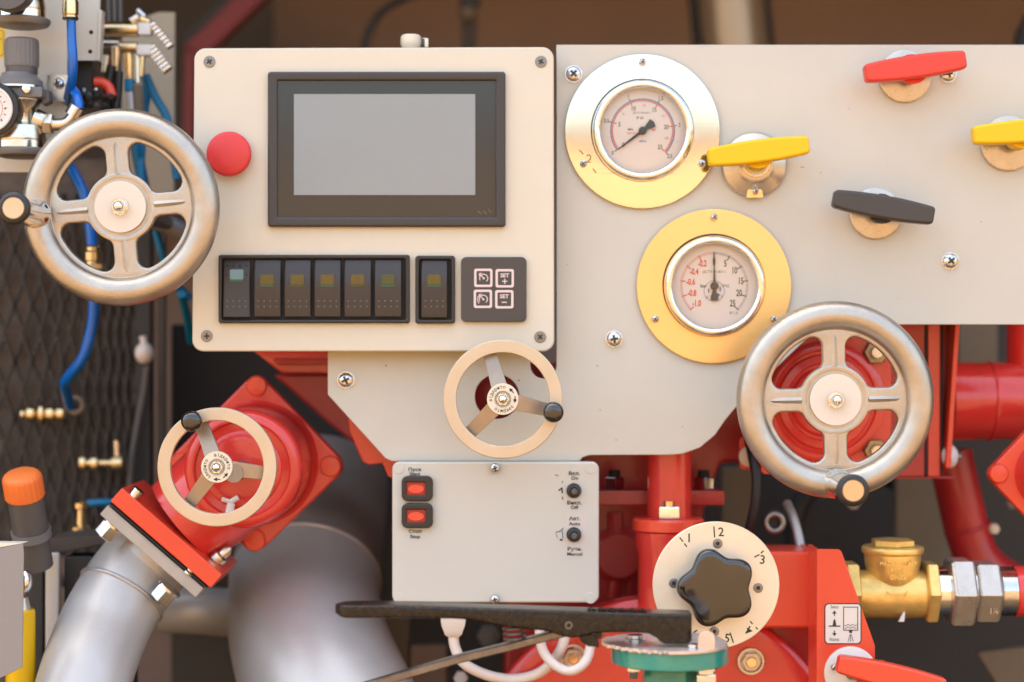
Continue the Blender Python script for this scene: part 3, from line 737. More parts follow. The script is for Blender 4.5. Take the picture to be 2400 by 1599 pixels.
# ------------------------------------------------------------------ green butterfly valve and its black lever
def butterfly_valve():
    X0, Y0, d = 1570, 1503, -0.22
    t = thing('butterfly_valve', 'green valve neck with a round flange under a notched steel plate', 'valve', X0, Y0, d)
    UP = (0, 1, 0)
    part(t, 'flange', G().lathe([(130, -50), (136, -47), (137, -44), (137, -12), (135, -9), (60, -9)], (0, 0, 0), UP, 72), M_teal, angle=40)
    c = [(-62, 30), (-30, 62), (30, 62), (62, 30), (62, -60), (-62, -60)]
    R = Matrix.Rotation(-pi/2, 4, 'X')
    g = G().loft([[Vector((x*1.0, y, z)) for x, z in c] for y in (-49, -170)])
    part(t, 'neck', g, M_teal, bevel=3)
    g = G(); MR = Matrix.Translation((-3, -78, 62)) @ Matrix.Rotation(-pi/2, 4, 'Z')
    g.text('EN', 26, 0, 0, 0, ext=2, M=MR, bold=.03, sx=1.1)
    part(t, 'raised_letters', g, M_teal, bevel=0)
    # notched plate lying on the flange
    pts = []
    N = 180
    for k in range(N):
        a = 2*pi*k/N; r = 146
        deg = math.degrees(a)
        if 182 < deg < 266 and int((deg-182)/5) % 2 == 0: r = 137
        if deg < 25 or deg > 335: r = 139
        if 150 < deg < 205: r = r+8
        pts.append((-6+r*cos(a), r*sin(a)))
    g = G().prism(pts, -8, 0)
    part(t, 'notched_plate', g, M_plate, bevel=1.2, rm=Matrix.Rotation(-pi/2, 4, 'X'), angle=30)
    # tab standing on the plate
    g = G().prism(fillet([(54, -2), (93, -2), (93, 42), (54, 42)], [2, 2, 17, 17]), 112, 118)
    part(t, 'stop_tab', g, M_plate, bevel=1.5)
    part(t, 'tab_bolt', G().lathe([(16, 0), (16, 9)], (48, 0, 96), UP, 6), M_zinc, bevel=1)
    part(t, 'stem_bolt', G().lathe([(24, 0), (24, 5), (19, 6), (19, 13), (17, 14)], (-80, 0, -10), UP, 28), M_zinc)
    def bolt(x, z, s_):
        b = part(t, 'bolt', G().lathe([(27*s_, -56), (27*s_, -51)], (x, 0, z), UP, 28), M_zinc)
        part(b, 'spring_washer', G().lathe([(22*s_, -64), (22*s_, -57)], (x, 0, z), UP, 28), M_zinc)
        part(b, 'hex_nut', G().hexa((x, -65, z), (x, -86, z), 43*s_), M_zinc)
        g = G()
        for k in range(6): g.lathe([(10*s_, -87-5*k), (11.5*s_, -89.5-5*k), (10*s_, -92-5*k)], (x, 0, z), UP, 16)
        part(b, 'threads', g, M_zinc)
    bolt(78, 62, 1.0)
    b = part(t, 'bolt', G().hexa((-88, -50, 40), (-88, -64, 40), 28), M_zinc)
    g = G()
    for k in range(3): g.lathe([(9, -65-5*k), (10.5, -67.5-5*k), (9, -70-5*k)], (-88, 0, 40), UP, 16)
    part(b, 'threads', g, M_zinc)

def lever():
    X0, Y0, d = 1200, 1500, -0.262
    t = thing('valve_lever', 'long black cast iron lever lying across the foreground above the green valve', 'lever', X0, Y0, d)
    q = lambda x, y: (x-X0, Y0-y)
    top = [(783, 1419), (900, 1419), (1000, 1421), (1200, 1428), (1400, 1435), (1622, 1441)]
    bot = [(1622, 1505), (1612, 1510), (1560, 1510), (1547, 1506), (1538, 1494), (1520, 1486), (1480, 1483), (1432, 1483), (1405, 1484), (1380, 1489), (1358, 1495), (1335, 1496), (1312, 1491), (1285, 1480), (1240, 1476),
           (1190, 1471), (1150, 1463), (1110, 1455), (1070, 1451), (900, 1450), (800, 1450), (783, 1446)]
    tp = []
    for i in range(len(top)-1):
        for k in range(6): f = k/6; tp.append((top[i][0]*(1-f)+top[i+1][0]*f, top[i][1]*(1-f)+top[i+1][1]*f))
    tp.append(top[-1])
    def yt(x):
        for i in range(len(top)-1):
            if top[i][0] <= x <= top[i+1][0]: f = (x-top[i][0])/(top[i+1][0]-top[i][0]); return top[i][1]*(1-f)+top[i+1][1]*f
        return top[-1][1]
    bb = bot[::-1]
    def yb(x):
        for i in range(len(bb)-1):
            if bb[i][0] <= x <= bb[i+1][0]:
                f = (x-bb[i][0])/max(bb[i+1][0]-bb[i][0], .01); return bb[i][1]*(1-f)+bb[i+1][1]*f
        return bb[-1][1]
    # cross-sections along x: rounded in plan at the left end
    xs = [783, 785, 789, 796, 806, 820]+[840+20*k for k in range(39)]+[1545, 1552, 1560, 1575, 1600, 1612, 1618, 1622]
    rings = []
    for x in sorted(set(xs)):
        e = 1.0
        if x < 830: f = (830-x)/47.0; e = sqrt(max(1-f*f, .08))
        if x > 1608: f = (x-1608)/14.0; e = sqrt(max(1-f*f*.35, .1))
        hw = 42*e; mid = -42; y1 = -(yt(x)-Y0); y0 = -(yb(x)-Y0); X = x-X0; b = 6
        if x < 800: ry = (800-x)/17*5; y1 -= ry*.6; y0 += ry*.8
        zf, zb = mid+hw, mid-hw
        rings.append([Vector((X, y0, zb+b)), Vector((X, y0, zf-b)), Vector((X, y0+b*.35, zf-b*.35)), Vector((X, y0+b, zf)), Vector((X, y1-b, zf)), Vector((X, y1-b*.35, zf-b*.35)), Vector((X, y1, zf-b)), Vector((X, y1, zb+b)), Vector((X, y1-b, zb)), Vector((X, y0+b, zb))])
    part(t, 'arm', G().loft(rings), M_iron, angle=50)
    x, y = q(1333, 1466)
    h = part(t, 'pivot_pin', G().plate(circ(x, y, 9, 28), [circ(x, y, 5.5, 20)[::-1]], -1, 2.5, .6), M_bar)
    part(h, 'pin_hole', G().lathe([(5.5, -.8), (5.5, .6)], (x, y, 0), seg=20), M_gasket)
    g = G()
    for k in range(6):
        xx = 1388+k*24-X0; yy = Y0-1434-k*.5
        g.tube([(xx-9, yy+1, -30), (xx, yy+2.5, -52), (xx+9, yy+1, -30), (xx, yy+2, -14), (xx-9, yy+1, -30)], 2, 6)
    part(t, 'raised_marks', g, M_iron)
    # trigger bar
    a0, a1 = q(1345, 1488), q(700, 1650)
    g = G(); z = -42
    ps = [(1420, 1484), (1345, 1483), (1290, 1496), (1200, 1520), (1080, 1549), (940, 1590), (760, 1644)]
    rings = []
    for i, (px, py) in enumerate(ps):
        xx, yy = q(px, py); w = 16
        rings.append([Vector((xx-3, yy-11, z-w)), Vector((xx-3, yy-11, z+w-3)), Vector((xx-2, yy-8, z+w)), Vector((xx+1, yy+7, z+w)), Vector((xx+2, yy+10, z+w-3)), Vector((xx+2, yy+10, z-w))])
    part(t, 'trigger_bar', g.loft(rings), M_bar, angle=25)
    cx, cy = q(1204, 1500)
    sp = []
    for k in range(61): a = 2*pi*k/20*1.0; sp.append((cx+25*cos(a)+k*.06, cy+26-k*.62, -38+25*sin(a)))
    part(t, 'spring', G().tube(sp, 2.6, 8), M_bar, angle=80)
    g = G().prism([q(1355, 1490), q(1402, 1492), q(1406, 1521), q(1380, 1519), q(1362, 1508)], -52, -20)
    part(t, 'latch', g, M_iron, bevel=2)
    g = G().prism([q(1395, 1482), q(1412, 1484), q(1410, 1500), q(1398, 1500)], -40, -14)
    part(t, 'latch_tooth', g, M_iron, bevel=2)
butterfly_valve(); lever()

# ------------------------------------------------------------------ selector dial
def selector():
    X0, Y0, d = 1678.5, 1371.5, -0.08
    t = thing('selector_dial', 'round cream selector plate numbered 1 to 6 with a dark star knob', 'selector dial', X0, Y0, d)
    q = lambda x, y: (x-X0, Y0-y)
    p = part(t, 'number_plate', G().lathe([(148.5, -10), (148.5, -1.5), (147, 0), (30, 0)], seg=96), M_dialp, angle=30)
    g = G()
    for s_, x, y, r in (('1', 1615, 1262, 0), ('2', 1690, 1248, 0), ('3', 1787, 1313, -6), ('4', 1756, 1477, -140), ('5', 1704, 1497, -170), ('6', 1629, 1487, 165)):
        if s_ in '56': r = -10 if s_ == '5' else -12
        g.text(s_, 21, *q(x, y), .1, rot=r if s_ != '4' else 150, bold=.015, ext=.3)
    for a in ((1673, 1234, 1675, 1260), (1593, 1260, 1601, 1270), (1604, 1274, 1610, 1282), (1790, 1291, 1783, 1297), (1780, 1300, 1768, 1306), (1758, 1456, 1764, 1463), (1771, 1470, 1776, 1475), (1711, 1483, 1719, 1507)):
        g.line(*q(a[0], a[1]), *q(a[2], a[3]), 3, .1)
    part(p, 'engraving', g, M_pgreen)
    for x, y in ((1682, 1274), (1579, 1367), (1777, 1378), (1674, 1480)):
        o = part(t, 'socket_screw', G().lathe([(11.5, 0), (11.5, 1.2), (10, 2), (5, 2), (4.5, .8)], (*q(x, y), 0), seg=28), M_dscrew)
        part(o, 'socket', G().lathe([(4.6, 1.2), (4.6, 2.1)], (*q(x, y), 0), seg=6), M_slot)
    cx, cy = q(1674, 1371)
    prof = []
    N = 100
    def rad(a): q = a-radians(107); return 85+9.5*cos(5*q)-.5*cos(10*q)
    rings = []
    for z, f in ((2, .80), (6, .86), (30, .93), (44, .985), (50, 1.0), (58, .988), (64, .955), (67.5, .90), (69, .80), (69.8, .45), (70, .02)):
        rings.append([Vector((cx+rad(2*pi*k/N)*f*cos(2*pi*k/N), cy+rad(2*pi*k/N)*f*sin(2*pi*k/N), z)) for k in range(N)])
    part(t, 'star_knob', G().loft(rings), M_knob, angle=60)
selector()

# ------------------------------------------------------------------ red pump casting behind the dial
def pump():
    X0, Y0, d = 1550, 1700, 0.05
    t = thing('pump_casing', 'glossy red cast pump casing at the bottom, behind the numbered dial', 'pump', X0, Y0, d)
    q = lambda x, y: (x-X0, Y0-y)
    part(t, 'volute', G().lathe([(452, -60), (452, -8), (446, 0), (430, 6), (395, 6), (380, 0), (20, -6)], (0, -150, 0), seg=128), M_red, angle=50)
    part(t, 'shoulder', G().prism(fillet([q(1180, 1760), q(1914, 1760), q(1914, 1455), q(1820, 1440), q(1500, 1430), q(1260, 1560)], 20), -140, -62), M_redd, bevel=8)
    o = G(); x, y = q(1759, 1549)
    def bolt(px, py):
        x, y = q(px, py)
        b = part(t, 'flange_bolt', G().lathe([(33, 0), (33, 7), (31, 10), (26, 10), (24, 4), (18, 4)], (x, y, 0), seg=40), M_steel)
        part(b, 'nut', G().hexa((x, y, 4), (x, y, 17), 40), M_steel); part(b, 'stud_end', G().lathe([(13, 16), (13, 25), (11, 27)], (x, y, 0), seg=24), M_brass2)
    bolt(1759, 1549); bolt(1343, 1540)
    # square duct running right to the bracket
    g = G().prism(rrect(1640-X0, Y0-1462, 1911-X0, Y0-1285, 12), -90, 70)
    part(t, 'outlet_block', g, M_redb, bevel=8, seg=3)
    g = G().prism(rrect(1884-X0, Y0-1464, 1898-X0, Y0-1281, 4), -90, 74)
    part(t, 'weld_seam', g, M_redb, bevel=4)
    return t
pump()

def riser():
    X0, Y0, d = 1568, 1240, 0.04
    t = thing('riser_pipe', 'upright red pipe with a bolted flange coming out under the grey panel', 'pipe', X0, Y0, d)
    q = lambda x, y: (x-X0, Y0-y); UP = (0, 1, 0)
    part(t, 'pipe', G().lathe([(52, 10), (52, 200)], (2, 0, -20), UP, 48), M_red)
    part(t, 'front_flange', G().lathe([(78, -4), (84, 0), (84, 22), (80, 26), (40, 26)], (-2, 0, 0), UP, 56), M_redb, angle=40)
    part(t, 'flange_neck', G().lathe([(72, -260), (70, -60), (78, -30), (78, -4.5)], (-2, 0, 0), UP, 56), M_red)
    part(t, 'rear_flange', G().prism(fillet([q(1402, 1192), q(1708, 1192), q(1708, 1156), q(1402, 1156)], 6), -150, -80), M_redd, bevel=4)
    n = part(t, 'hex_nut', G().hexa((-3, 27, 30), (-3, 56, 30), 46), M_chrome)
    part(n, 'stud', G().rod((-3, 56, 30), (-3, 68, 30), 12), M_brass2)
    for px in (1446, 1660):
        x, y = q(px, 1156); b = part(t, 'bolt', G().hexa((x, y, -110), (x, y+30, -110), 44), M_zinc)
        part(b, 'stud', G().rod((x, y+30, -110), (x, y+46, -110), 14), M_gasket)
riser()
def dark_block():
    X0, Y0, d = 1450, 1420, .17
    t = thing('pump_housing', 'dark red ribbed pump housing in the shade behind the upright pipe', 'pump housing', X0, Y0, d)
    q = lambda x, y: (x-X0, Y0-y)
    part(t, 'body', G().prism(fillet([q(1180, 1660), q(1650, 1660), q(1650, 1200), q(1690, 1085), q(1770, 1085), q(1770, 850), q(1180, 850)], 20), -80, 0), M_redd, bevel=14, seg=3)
    for px, w, y0, y1 in ((1440, 18, 1200, 1400), (1478, 8, 1240, 1390)):
        x, y = q(px, y1); part(t, 'rib', G().tube([(x, y, 0), (x+6, y+(y1-y0)*.6, 14), (x, y+(y1-y0), 10)], w), M_redd)
    part(t, 'collar', G().lathe([(60, 0), (66, 20), (50, 36)], (*q(1450, 1300), -4), seg=40), M_redd)
dark_block()

# ------------------------------------------------------------------ red bracket with its sticker and red handle
def bracket():
    X0, Y0, d = 1980, 1700, -0.05
    t = thing('valve_bracket', 'upright bright red bracket plate tapering to the top, with a pictogram sticker', 'bracket', X0, Y0, d)
    q = lambda x, y: (x-X0, Y0-y)
    part(t, 'face_plate', G().prism(fillet([q(1914, 1720), q(2051, 1720), q(2051, 1514), q(1971, 1288), q(1914, 1287)], [2, 2, 4, 12, 6]), -8, 0), M_redb, bevel=2.5, seg=3)
    part(t, 'side_fold', G().box(q(1914, 0)[0]-.5, q(1922, 0)[0], -20, 411, -120, -9), M_redb)
    k = part(t, 'sticker', G().prism(rrect(q(1932, 0)[0], Y0-1510, q(2019, 0)[0], Y0-1414, 10, 5), .2, .8), M_print)
    part(k, 'sticker_paper', G().prism(rrect(q(1934.5, 0)[0], Y0-1507.5, q(2016.5, 0)[0], Y0-1416.5, 8, 5), .85, 1.1), M_paper)
    g = G(); z = 1.2; Q = lambda *a: [v for i in range(0, len(a), 2) for v in q(a[i], a[i+1])]
    g.text('Закр.', 6.5, *q(1956, 1423), z, sx=.95); g.text('Відкр.', 6.5, *q(1956, 1499), z, sx=.95)
    g.line(*Q(1955.5, 1434, 1955.5, 1444), 2.4, z); g.prism([q(1950, 1438), q(1961, 1438), q(1955.5, 1431)], z, z+.3)
    g.line(*Q(1955.5, 1478, 1955.5, 1486), 2.4, z); g.prism([q(1950, 1484), q(1961, 1484), q(1955.5, 1491)], z, z+.3)
    g.line(*Q(1942, 1467.5, 1969, 1467.5), 2.8, z); g.prism([q(1951, 1467), q(1960, 1467), q(1958, 1454), q(1955.5, 1450), q(1953, 1456)], z+.05, z+.4)
    for a in ((1977, 1423, 1977, 1477), (2010, 1423, 2010, 1477), (1976, 1423, 2011, 1423), (1976, 1477, 2011, 1477)): g.line(*Q(*a), 1.8, z)
    g.prism([q(1989, 1477), q(1998, 1477), q(1996, 1484), q(1991, 1484)], z, z+.3)
    for dx in (-6, 0, 6): g.line(*Q(1993.5+dx*.3, 1487, 1993.5+dx, 1504), 1.1, z)
    for yy in (1465, 1471):
        pts = [(1979+k*2, yy+1.8*sin(k*1.15)) for k in range(15)]
        for a, b in zip(pts[:-1], pts[1:]): g.line(*Q(*a, *b), 1.2, z)
    part(k, 'pictogram', g, M_print)
bracket()
t_handle(1993, 1577, 'red T shaped handle with a white base at the bottom edge, below the sticker', M_redb, 2088, 1583, -12.5, 62, 3, length=252, d=-0.05, fm=M_white, zh=100)

# ------------------------------------------------------------------ brass check valve and union
def brass():
    X0, Y0, d = 2100, 1386, 0.03
    t = thing('check_valve', 'cast brass check valve with a raised arrow and cone shaped bonnet', 'valve', X0, Y0, d)
    q = lambda x, y: (x-X0, Y0-y); RX = (1, 0, 0); UP = (0, 1, 0)
    part(t, 'body', G().lathe([(54, -96), (56, -88), (56, -60), (57, 0), (56, 60), (54, 66), (53, 70)], (0, -6, 0), RX, 56), M_brass, angle=60)
    part(t, 'bonnet', G().lathe([(20, -14), (50, 12), (60, 40), (65, 70), (66, 88), (70, 90), (72, 94), (72, 103), (69, 106), (20, 106)], (-8, 0, 0), UP, 56), M_brass, angle=50)
    part(t, 'bonnet_hex', G().hexa((-8, 106, 0), (-8, 122, 0), 90), M_brass)
    part(t, 'end_hex', G().hexa((64, 0, 0), (92, 0, 0), 134), M_brass, bevel=1.5)
    part(t, 'end_hex', G().hexa((-122, 0, 0), (-92, 0, 0), 134), M_brass, bevel=1.5)
    g = G()
    def onc(s_, cap, y, R_): g.text(s_, cap, -8, y, R_, ext=2.0, sx=1.0, bold=.03)
    onc('MADE IN ITALY', 9, 72, 65); onc('PN16', 10.5, 56, 62.5); onc('DN32', 10.5, 39, 59.5)
    g.line(-24, 0, 8, 0, 4, 54, 6); g.line(-32, 5, -22, 0, 4, 54, 5.8); g.line(-32, -5, -22, 0, 4, 54, 5.8); g.line(8, 0, 16, 6, 4, 54, 5.6); g.line(8, 0, 16, -6, 4, 54, 5.6)
    part(t, 'raised_lettering', g, M_brass)
    part(t, 'sealant_drip', G().prism([(-4, -64), (9, -64), (11, -42), (8, -40)], 40, 50), M_white)
    t2 = thing('pipe_union', 'nickel plated pipe union with two hexagons between the brass valve and a red pipe', 'pipe fitting', 2262, Y0, d)
    part(t2, 'collar', G().lathe([(56, -72), (57, -70), (57, -42), (54, -40)], (0, 0, 0), RX, 48), M_chrome)
    part(t2, 'hexagon', G().hexa((-42, 0, 0), (13, 0, 0), 150), M_steel, bevel=2)
    part(t2, 'middle_ring', G().lathe([(60, 13), (60, 17)], (0, 0, 0), RX, 48), M_chrome)
    part(t2, 'hexagon', G().hexa((17, 0, 0), (73, 0, 0), 134), M_steel, bevel=2)
    g = G().text('1¼', 13, 52, -38, 62, ext=1.5); part(t2, 'stamped_size', g, M_steel)
    pr = []
    for k in range(5): pr += [(51, 73+k*8.5), (58, 77+k*8.5)]
    part(t2, 'threads', G().lathe(pr+[(53, 115)], (0, 0, 0), RX, 48), M_chrome, angle=20)
    solo('red_pipe_stub', 'short glossy red pipe screwed to the union at the right edge', 'pipe', 2376, Y0, d, G().lathe([(50, -6), (59, 0), (59, 120)], (0, 0, 0), RX, 48), M_red)
brass()

# ------------------------------------------------------------------ red manifold at the right
def manifold():
    X0, Y0, d = 1935, 1115, 0.06
    t = thing('flanged_valve', 'red valve body with a square bolted flange behind the right handwheel', 'valve', X0, Y0, d)
    q = lambda x, y: (x-X0, Y0-y)
    part(t, 'square_flange', G().prism(fillet([q(1784, 1112), q(2090, 1112), q(2090, 768), q(1784, 768)], 10), -30, 0), M_red, bevel=4)
    cx, cy = q(1932, 942)
    part(t, 'round_boss', G().lathe([(142, -5), (142, 6), (132, 12), (122, 12), (118, 6), (112, 6), (108, 14), (92, 16), (88, 10), (82, 10), (76, 18), (30, 20)], (cx, cy, 0), seg=72), M_red, angle=50)
    for px, py in ((2051, 826), (2051, 1056), (1818, 826), (1818, 1056)):
        x, y = q(px, py)
        b = part(t, 'flange_bolt', G().hexa((x, y, 0), (x, y, 18), 50), M_olivebolt); part(b, 'stud_end', G().lathe([(15, 15), (15, 30), (13, 32)], (x, y, 0), seg=24), M_nickel)
    part(t, 'spindle', G().rod((cx+20, cy, 15), (cx+24, cy+5, 250), 24), M_dscrew)
    X1, Y1, d1 = 2150, 1117, 0.12
    t = thing('valve_flanges', 'stack of upright red flange plates with black gaskets right of the handwheel', 'pipe flange', X1, Y1, d1)
    r = lambda x, y: (x-X1, Y1-y)
    part(t, 'flange_plate', G().prism([r(2060, 1117), r(2167, 1117), r(2167, 700), r(2060, 700)], -160, 0), M_redd, bevel=3)
    part(t, 'gasket', G().prism([r(2168, 1114), r(2174, 1114), r(2174, 700), r(2168, 700)], -158, -3), M_gasket)
    part(t, 'flange_plate', G().prism([r(2175, 1117), r(2204, 1117), r(2204, 700), r(2175, 700)], -160, 0), M_red, bevel=3)
    part(t, 'gasket', G().prism([r(2205, 1108), r(2211, 1108), r(2211, 700), r(2205, 700)], -158, -3), M_gasket)
    part(t, 'flange_plate', G().prism([r(2212, 1085), r(2232, 1085), r(2232, 700), r(2212, 700)], -160, -40), M_redd, bevel=3)
    part(t, 'tilted_plate', G().prism([r(2210, 1094), r(2222, 1096), r(2246, 700), r(2236, 700)], -120, 30), M_redb, bevel=2)
    b = part(t, 'cap_nut', G().ball((*r(2226, 1070), 0), 20, (1, 1.4, 1)), M_white); part(b, 'thread', G().rod((*r(2240, 1070), 0), (*r(2252, 1071), 0), 7), M_dscrew)
    part(t, 'base_ledge', G().prism([r(2080, 1123), r(2240, 1123), r(2240, 1118), r(2080, 1118)], -160, -10), M_redd, bevel=1.5)
    X2, Y2, d2 = 2300, 940, 0.2
    t = thing('red_manifold', 'thick glossy red pipe with a welded tee at the right edge under the panel', 'pipe', X2, Y2, d2)
    r = lambda x, y: (x-X2, Y2-y)
    part(t, 'pipe', G().rod((-80, 0, 0), (240, 0, 0), 91, seg=56), M_red)
    part(t, 'weld', G().torus((18, 0, 0), 91, 4, 56, 8, ax=(1, 0, 0)), M_red)
    part(t, 'branch', G().rod((115, 40, -5), (115, 330, -5), 53, seg=44), M_red)
    X2, Y2, d2 = 2270, 1200, 0.32
    pts = [Lp(X2, Y2, d2, *p) for p in ((2225, 1060, .32), (2245, 1150, .32), (2272, 1260, .32), (2305, 1325, .32), (2380, 1375, .33), (2480, 1400, .34))]
    t = thing('lower_red_pipe', 'dark red elbow pipe descending behind the brass valve', 'pipe', X2, Y2, d2)
    part(t, 'pipe', G().tube(spline(pts, 8), 52, 40), M_redd); p = Lp(X2, Y2, d2, 2268, 1238, .32)
    part(t, 'weld', G().torus(p, 53, 5, 48, 8, ax=(.28, -1, 0)), M_redd)
    # rotated square flange at the right edge
    X3, Y3, d3 = 2466, 1112, 0.04
    t = thing('corner_flange', 'red diamond shaped valve flange cut by the right edge', 'valve', X3, Y3, d3)
    part(t, 'flange', G().prism(fillet([(-157, 0), (0, -165), (157, 0), (0, 165)], 24), -30, 0), M_redb, bevel=5, seg=3)
    part(t, 'drum', G().lathe([(88, 0), (80, 40), (74, 60), (20, 62)], seg=56), M_red)
    part(t, 'boss', G().lathe([(24, 0), (23, 8), (20, 12), (5, 14)], (-127, 2, 0), seg=32), M_redb)
manifold()

# ------------------------------------------------------------------ tilted red valve at the left
def left_valve():
    X0, Y0, d = 600, 1085, 0.09
    t = thing('gate_valve', 'glossy red valve with a diamond shaped flange, carrying a flat handwheel', 'valve', X0, Y0, d)
    q = lambda x, y: (x-X0, Y0-y)
    part(t, 'diamond_flange', G().prism(fillet([(0, 216), (217, -8), (-4, -222), (-214, 0)], [34, 34, 38, 34]), -34, 0), M_red, bevel=6, seg=3)
    for x, y, r in ((2, 180, 24), (175, -8, 25), (-4, -180, 27), (-176, 0, 24)): part(t, 'boss', G().lathe([(r+1, -2), (r-1, 6), (r-3, 8), (2, 9)], (x, y, 0), seg=36), M_redb)
    part(t, 'drum', G().lathe([(148, -2), (142, 5), (133, 22), (133, 200), (130, 216), (120, 226), (108, 226), (104, 218), (88, 216), (84, 222), (66, 224), (20, 226)], (0, 0, 0), seg=80), M_red, angle=50)
    part(t, 'spindle', G().rod((0, 0, 225), (0, 0, 350), 20), M_dscrew)
    n = Vector((-.655, -.755, 0)); s_ = Vector((.755, -.655, 0)); zz = Vector((0, 0, 1))
    def edge_plate(nm, c, L, T, W, m, zc):
        c = Vector((*q(*c), zc)); g = G()
        M = Matrix(((s_.x, n.x, 0, c.x), (s_.y, n.y, 0, c.y), (0, 0, 1, c.z), (0, 0, 0, 1)))
        g.prism(fillet([(-L/2, -T/2), (L/2, -T/2), (L/2, T/2), (-L/2, T/2)], 3), -W/2, W/2, M)
        return part(t, nm, g, m, bevel=3)
    part(t, 'outlet_neck', G().rod((-20, -20, 95), (-150, -128, 95), 125, 112, 48), M_red)
    edge_plate('outlet_flange', (430, 1238), 296, 40, 250, M_redb, 95)
    edge_plate('black_gasket', (411, 1255), 288, 4, 244, M_gasket, 95)
    edge_plate('pipe_flange', (396, 1269), 284, 28, 236, M_joint, 92)
    for px, py, m in ((292, 1222, M_zinc), (418, 1366, M_zinc)):
        c = Vector((*q(px, py), 150)); b = part(t, 'flange_bolt', G().hexa(c-n*6, c+n*26, 44), m); part(b, 'washer', G().rod(c-n*12, c-n*6.5, 30), m)
    for px, py in ((345, 1158), (482, 1312)):
        c = Vector((*q(px, py), 205)); part(t, 'bolt_head', G().rod(c+n*10, c-n*34, 11, 15), M_zinc)
    c = Vector((*q(525, 1300), 150)); part(t, 'drain_fitting', G().lathe([(12, 0), (20, 6), (20, 22), (13, 26), (13, 40), (7, 50)], c, -n+s_*.0+Vector((.4, .2, 0)), 20), M_nickel)
    c = Vector((*q(577, 1160), 236)); g = G().rod(c, c+Vector((-4, -26, 6)), 9); g.rod(c+Vector((0, 4, 4)), c+Vector((-20, 10, 4)), 5); g.rod(c+Vector((0, 4, 4)), c+Vector((16, 14, 4)), 6)
    part(t, 'wing_screw', g, M_white)
left_valve()

# ------------------------------------------------------------------ silver pipes
def silver_pipe(px, py, d, path, r, label, weld_at=None, m=None, upper=None):
    t = thing('silver_pipe', label, 'pipe', px, py, d, group='thick silver painted pipes')
    pts = spline([Lp(px, py, d, *p) for p in path], 10)
    rr = r if not isinstance(r, (list, tuple)) else [r[0]+(r[1]-r[0])*i/(len(pts)-1) for i in range(len(pts))]
    i0 = int(weld_at*(len(pts)-1)) if upper else 0
    part(t, 'pipe', G().tube(pts[i0:], rr[i0:] if isinstance(rr, list) else rr, 56), m or M_silver, angle=80)
    if upper: part(t, 'upper_pipe', G().tube(pts[:i0+1], rr[:i0+1] if isinstance(rr, list) else rr, 56), upper, angle=80, label='upper length above the weld, its shade put into a darker colour')
    if weld_at is not None:
        i = int(weld_at*(len(pts)-1)); ax = pts[i+1]-pts[i]; R_ = rr[i] if isinstance(rr, list) else rr
        g = G().torus(pts[i], R_-.5, 5.5, 90, 8, ax=ax); part(t, 'weld_bead', g, M_weld, angle=80)
    return t
silver_pipe(250, 1430, .03, [(395, 1268, .07), (340, 1322, .07), (285, 1395, .05), (240, 1480, .02), (200, 1590, -.03), (165, 1740, -.07), (150, 1900, -.1)], 106, 'silver pipe bolted to the red valve and running down to the bottom left', .34)
silver_pipe(710, 1450, .15, [(752, 1130, .42), (742, 1210, .37), (724, 1300, .29), (712, 1420, .21), (735, 1540, .13), (800, 1700, .06), (880, 1960, .0)], (176, 190), 'widest silver pipe, bulging between the red valve and the switch box', .42, upper=M_pipeshade)
silver_pipe(450, 1430, .28, [(380, 1425, .28), (450, 1430, .28), (540, 1436, .30)], 56, 'short silver pipe piece seen between the two thick silver pipes')
# ------------------------------------------------------------------ left: pneumatic board
def board():
    X0, Y0, d = 60, 404, 0.05
    t = thing('pneumatic_board', 'white painted board at the upper left that carries the two pressure regulators', 'board', X0, Y0, d)
    q = lambda x, y: (x-X0, Y0-y)
    part(t, 'sheet', G().prism([q(-120, 404), q(120, 404), q(157, 330), q(157, -60), q(-120, -60)], -8, 0), M_panel, bevel=2)
    s = part(t, 'yellow_sticker', G().prism(rrect(-90, Y0-136, q(12, 0)[0], Y0-66, 8), .1, .6), M_sticky)
    g = G().text('5', 8, *q(1, 92), .7, rot=90); g.plate(rrect(-84, Y0-131, q(9, 0)[0], Y0-71, 6), [rrect(-82.6, Y0-129.6, q(7.6, 0)[0], Y0-72.4, 5)[::-1]], .6, .9)
    part(s, 'sticker_print', g, M_pgrey)
    X1, Y1, d1 = 198, 142, 0.08
    t = thing('bracket_plate', 'small pale plate with two round holes beside the blue hose', 'bracket', X1, Y1, d1)
    g = G().plate([(-60, 0), (30, 0), (37, 142), (37, 200), (-60, 200)], [circ(15, 66, 5, 16), circ(13, 21, 5, 16)], -6, 0, 1)
    part(t, 'sheet', g, M_panel)
    part(t, 'edge_fold', G().prism([(30.5, -1), (36, -1), (42, 118), (33, 118)], -30, 4), M_panel, bevel=1.5)
    part(t, 'backing', G().box(-58, 29, 3, 150, -30, -22), M_gasket)
    X2, Y2, d2 = 380, 400, .3
    solo('olive_plate', 'olive beige upright plate behind the left handwheel', 'plate', X2, Y2, d2, G().prism([(-95, -60), (28, -60), (30, 372), (-10, 372), (-95, 340)], -14, 0), M_olived, bevel=4)
board()

